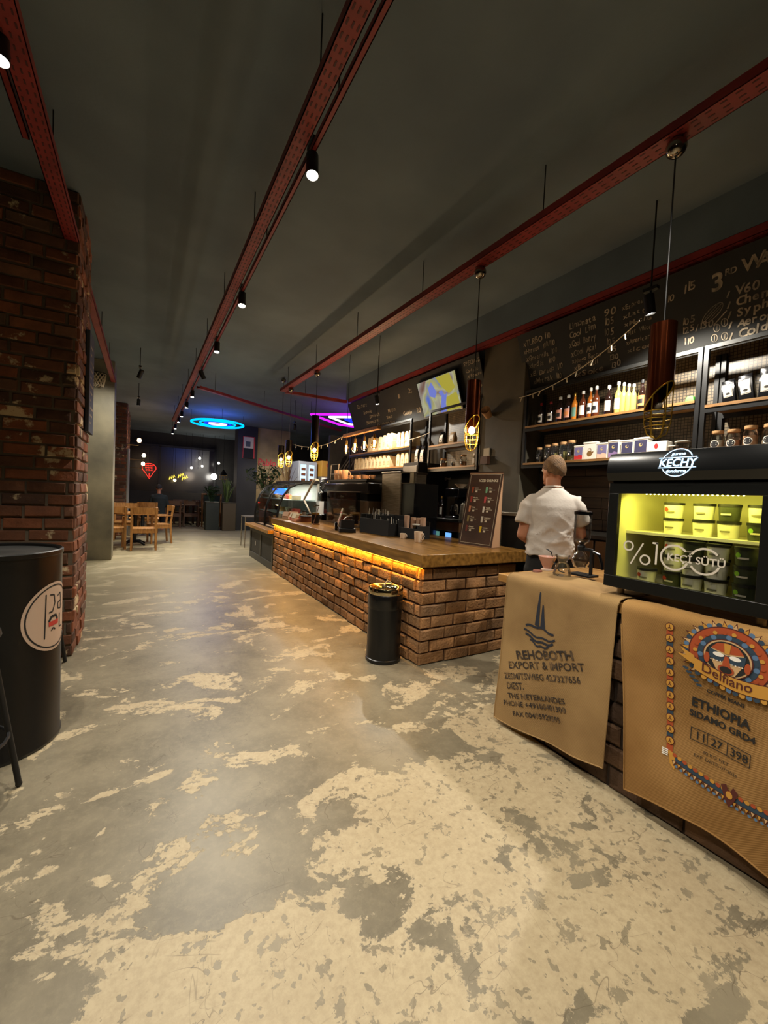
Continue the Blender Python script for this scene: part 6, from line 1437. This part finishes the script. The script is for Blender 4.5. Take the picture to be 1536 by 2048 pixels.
# planters with plants, green backed armchair
def leafy(loc, label, n, h, spread, M, seed, name='potted_plant', pot=None, palm=False):
    root = empty(name, loc, 0, label, 'plant', 'potted plants'); rn = random.Random(seed)
    b = MB()
    for k in range(n):
        a = rn.uniform(0, 2*PI); el = rn.uniform(.25, 1.0); L_ = h*rn.uniform(.6, 1); base = Vector((rn.uniform(-.05, .05), rn.uniform(-.05, .05), 0))
        tip = base+Vector((math.cos(a)*spread*el, math.sin(a)*spread*el, L_*(1-.25*el))); mid = base.lerp(tip, .5)+Vector((0, 0, L_*.22))
        wd = .018 if palm else .05; side = Vector((-math.sin(a), math.cos(a), 0))
        if palm:
            prev = None
            for t in range(7):
                t_ = t/6; p = base*(1-t_)**2+mid*2*t_*(1-t_)+tip*t_*t_; w_ = wd*(.4+math.sin(t_*PI))
                cur = (b.bm.verts.new(p-side*w_), b.bm.verts.new(p+side*w_))
                if prev: b.bm.faces.new([prev[0], prev[1], cur[1], cur[0]])
                prev = cur
        else:
            b.tube([base, mid, tip], .004, 4)
            for t in range(3, 9):
                t_ = t/8; p = base*(1-t_)**2+mid*2*t_*(1-t_)+tip*t_*t_
                d = Vector((rn.uniform(-1, 1), rn.uniform(-1, 1), rn.uniform(-.3, .8))).normalized()*.13; s2 = d.cross(Vector((0, 0, 1))).normalized()*.035
                b.face([p, p+d*.5+s2, p+d, p+d*.5-s2], 0, True)
    b.build('foliage', M, root)
    if pot:
        r_, ph, PM = pot; q = MB(); q.lathe([(0, -ph), (r_*.75, -ph), (r_, 0), (r_*.9, 0), (r_*.85, -.03), (0, -.03)], 20); q.build('pot', PM, root)
    return root
gleaf = mat('green_leaf', srgb(58, 84, 44), .5, c2=srgb(36, 56, 30), scale=3); yleaf = mat('yellow_green_leaf', srgb(96, 116, 60), .5)
for i, (x, lb) in enumerate([(2.10, 'dark green square planter box, left of the pair by the pillar'), (2.62, 'brownish square planter box, right of the pair by the pillar')]):
    root = empty('planter_box', (x, 15.75-.25*i, 0), 0, lb, 'planter', 'planter boxes')
    b = MB(); b.box(-.22, .22, -.22, .22, 0, .98); b.build('box', mat('planter_%d' % i, srgb(44, 50, 38) if i == 0 else srgb(84, 70, 46), .6), root, bev=.01)
    b = MB(); b.box(-.23, .23, -.23, .23, .98, 1.0); b.build('rim', smoke, root)
leafy((2.54, 15.5, 1.002), 'spiky yellow green plant on the brownish planter box', 46, 1.0, .30, yleaf, 3, palm=True)
leafy((2.10, 15.75, 1.002), 'dark leafy plant on the dark green planter box', 30, .7, .3, gleaf, 5)
leafy((2.62, 10.35, 1.30), 'bushy dark leaved plant in tall pot beside the pastry case', 42, .95, .55, gleaf, 7, pot=(.16, 1.298, mat('terracotta', srgb(168, 96, 66), .8)))
leafy((2.95, 9.75, 1.30), 'pale spiky plant rising beside the bushy plant', 14, 1.15, .35, mat('dry_leaf', srgb(176, 150, 112), .7), 9, pot=(.10, 1.298, mat('grey_pot', srgb(70, 68, 62), .8)), palm=True)
ga = empty('green_armchair', (2.25, 17.0, 0), R(4), 'high green upholstered armchair with wooden frame standing at the aisle end', 'armchair'); gfab = mat('green_fabric', srgb(72, 88, 62), .9)
b = MB(); b.box(-.30, .30, -.06, .04, .42, 1.22); b.box(-.30, .30, .04, .50, .42, .55); b.build('upholstery', gfab, ga, bev=.03)
b = MB(); b.box(-.36, .36, -.09, .07, 1.22, 1.28); b.box(-.36, -.30, -.07, .05, .3, 1.22); b.box(.30, .36, -.07, .05, .3, 1.22); b.build('back_frame', oak, ga, bev=.008)
for x in (-.33, .33):
    for y in (-.03, .45): b = MB(); b.box(x-.025, x+.025, y-.025, y+.025, 0, .44); b.build('leg', oak, ga)
    b = MB(); b.box(x-.03, x+.03, -.02, .5, .68, .72); b.box(x-.02, x+.02, .42, .46, .44, .68); b.build('armrest', oak, ga)
b = MB(); b.sph((0, 0, 0), .12, 14, 0, 1.4, 1, .6); tag(b.build('cushion', mat('salmon_fabric', srgb(180, 110, 90), .9), loc=(2.12, 17.3, .66)), 'salmon coloured cushion lying on the green armchair', 'cushion') if False else None
# small metal stool by the pastry case, drinks fridge, yellow board, white canister
ms = empty('metal_rack', (2.5, 10.95, 0), 0, 'low metal rack on the floor beyond the pastry case', 'rack')
b = MB(); b.box(-.28, .28, -.25, .25, .78, .80); b.build('shelf', steel, ms)
for x in (-.27, .27):
    for y in (-.23, .23): b = MB(); b.cyl((x, y, 0), (x, y, .78), .012, seg=8); b.build('leg', steel, ms)
dfz = empty('drinks_fridge', (4.0, 12.0, 0), R(8), 'tall lit white drinks fridge beyond the pastry case', 'fridge')
b = MB(); b.box(0, .62, 0, .6, 0, 2.42); b.build('body', mat('fridge_white', srgb(170, 176, 180), .4), dfz, bev=.01)
b = MB(); b.box(.06, .24, -.012, 0, 1.4, 2.32); b.box(.34, .52, -.012, 0, 1.4, 2.32); b.build('lit_door', emis('fridge_glow', (.55, .8, 1), 1.6), dfz)
b = MB()
for k in range(5): b.box(.08, .22, -.02, -.012, 1.5+k*.16, 1.58+k*.16); b.box(.36, .50, -.02, -.012, 1.5+k*.16, 1.58+k*.16)
b.build('bottle_rows', cake[1], dfz)
yb = empty('yellow_cabinet', (4.72, 11.95, 0), R(6), 'white and yellow topped machine right of the drinks fridge', 'machine')
b = MB(); b.box(0, .55, 0, .5, 0, 2.0, 0); b.box(0, .55, 0, .5, 2.0, 2.48, 1); b.build('body', [mat('grey_box', srgb(120, 112, 100), .5), mat('yellow_panel', srgb(200, 150, 60), .5)], yb, bev=.005)
b = MB(); b.text('tea', .16, lambda u, v: Vector((.15+u, -.003, 2.3+v)), bold=.003); b.build('lettering', redp, yb)
b = MB(); b.cyl((0, 0, 0), (0, 0, .42), .10, seg=20); b.cyl((0, 0, 0), (0, 0, -1.5), .16, seg=20); tag(b.build('paper_roll_stand', white_plastic, loc=(4.45, 11.0, 1.5)), 'white cylinder standing before the yellow topped machine', 'cylinder')
# mural strokes on the mural wall
mu = empty('wall_painting', (3.98, 9.49, 0), 0, 'grey painted figure with flowing hair and red patch on the wall beyond the bar', 'wall painting')
b = MB(); g = lambda o: (lambda u, v: Vector((u, -o, v)))
b.shape([(.05, 1.9), (.3, 2.25), (.45, 2.75), (.9, 2.72), (1.3, 2.5), (1.1, 2.2), (.85, 2.0), (.95, 1.75), (.5, 1.7)], g(.002), 0, .2); b.shape(circ(.42, 2.15, .17, 20, .3), g(.004), 1)
for k in range(7):
    pts = [(.35+.10*k+.12*math.sin(t*.7+k*.4), 2.72-t*.11-.02*k) for t in range(9)]
    for q in stroke(pts, .03): b.shape(q, g(.005+.0005*k), 2 if k % 2 else 0)
b.shape([(1.02, 1.9), (1.22, 1.9), (1.22, 2.3), (1.02, 2.3)], g(.009), 3)
b.build('paint', [mat('mural_grey', srgb(120, 112, 100), .9), ink, mat('mural_pale', srgb(168, 158, 142), .9), mat('mural_red', srgb(150, 44, 34), .9)], mu)
b = MB(); b.box(0, .55, -.01, 0, 0, .85, 0); b.box(.0, .55, -.012, -.01, .4, .62, 1); tag(b.build('wall_poster', [mat('poster_rust', srgb(130, 70, 44), .8), mat('poster_grey', srgb(90, 96, 110), .8)], loc=(4.80, 15.6, 1.5)), 'rust and grey poster panel beyond the beige wall', 'poster')
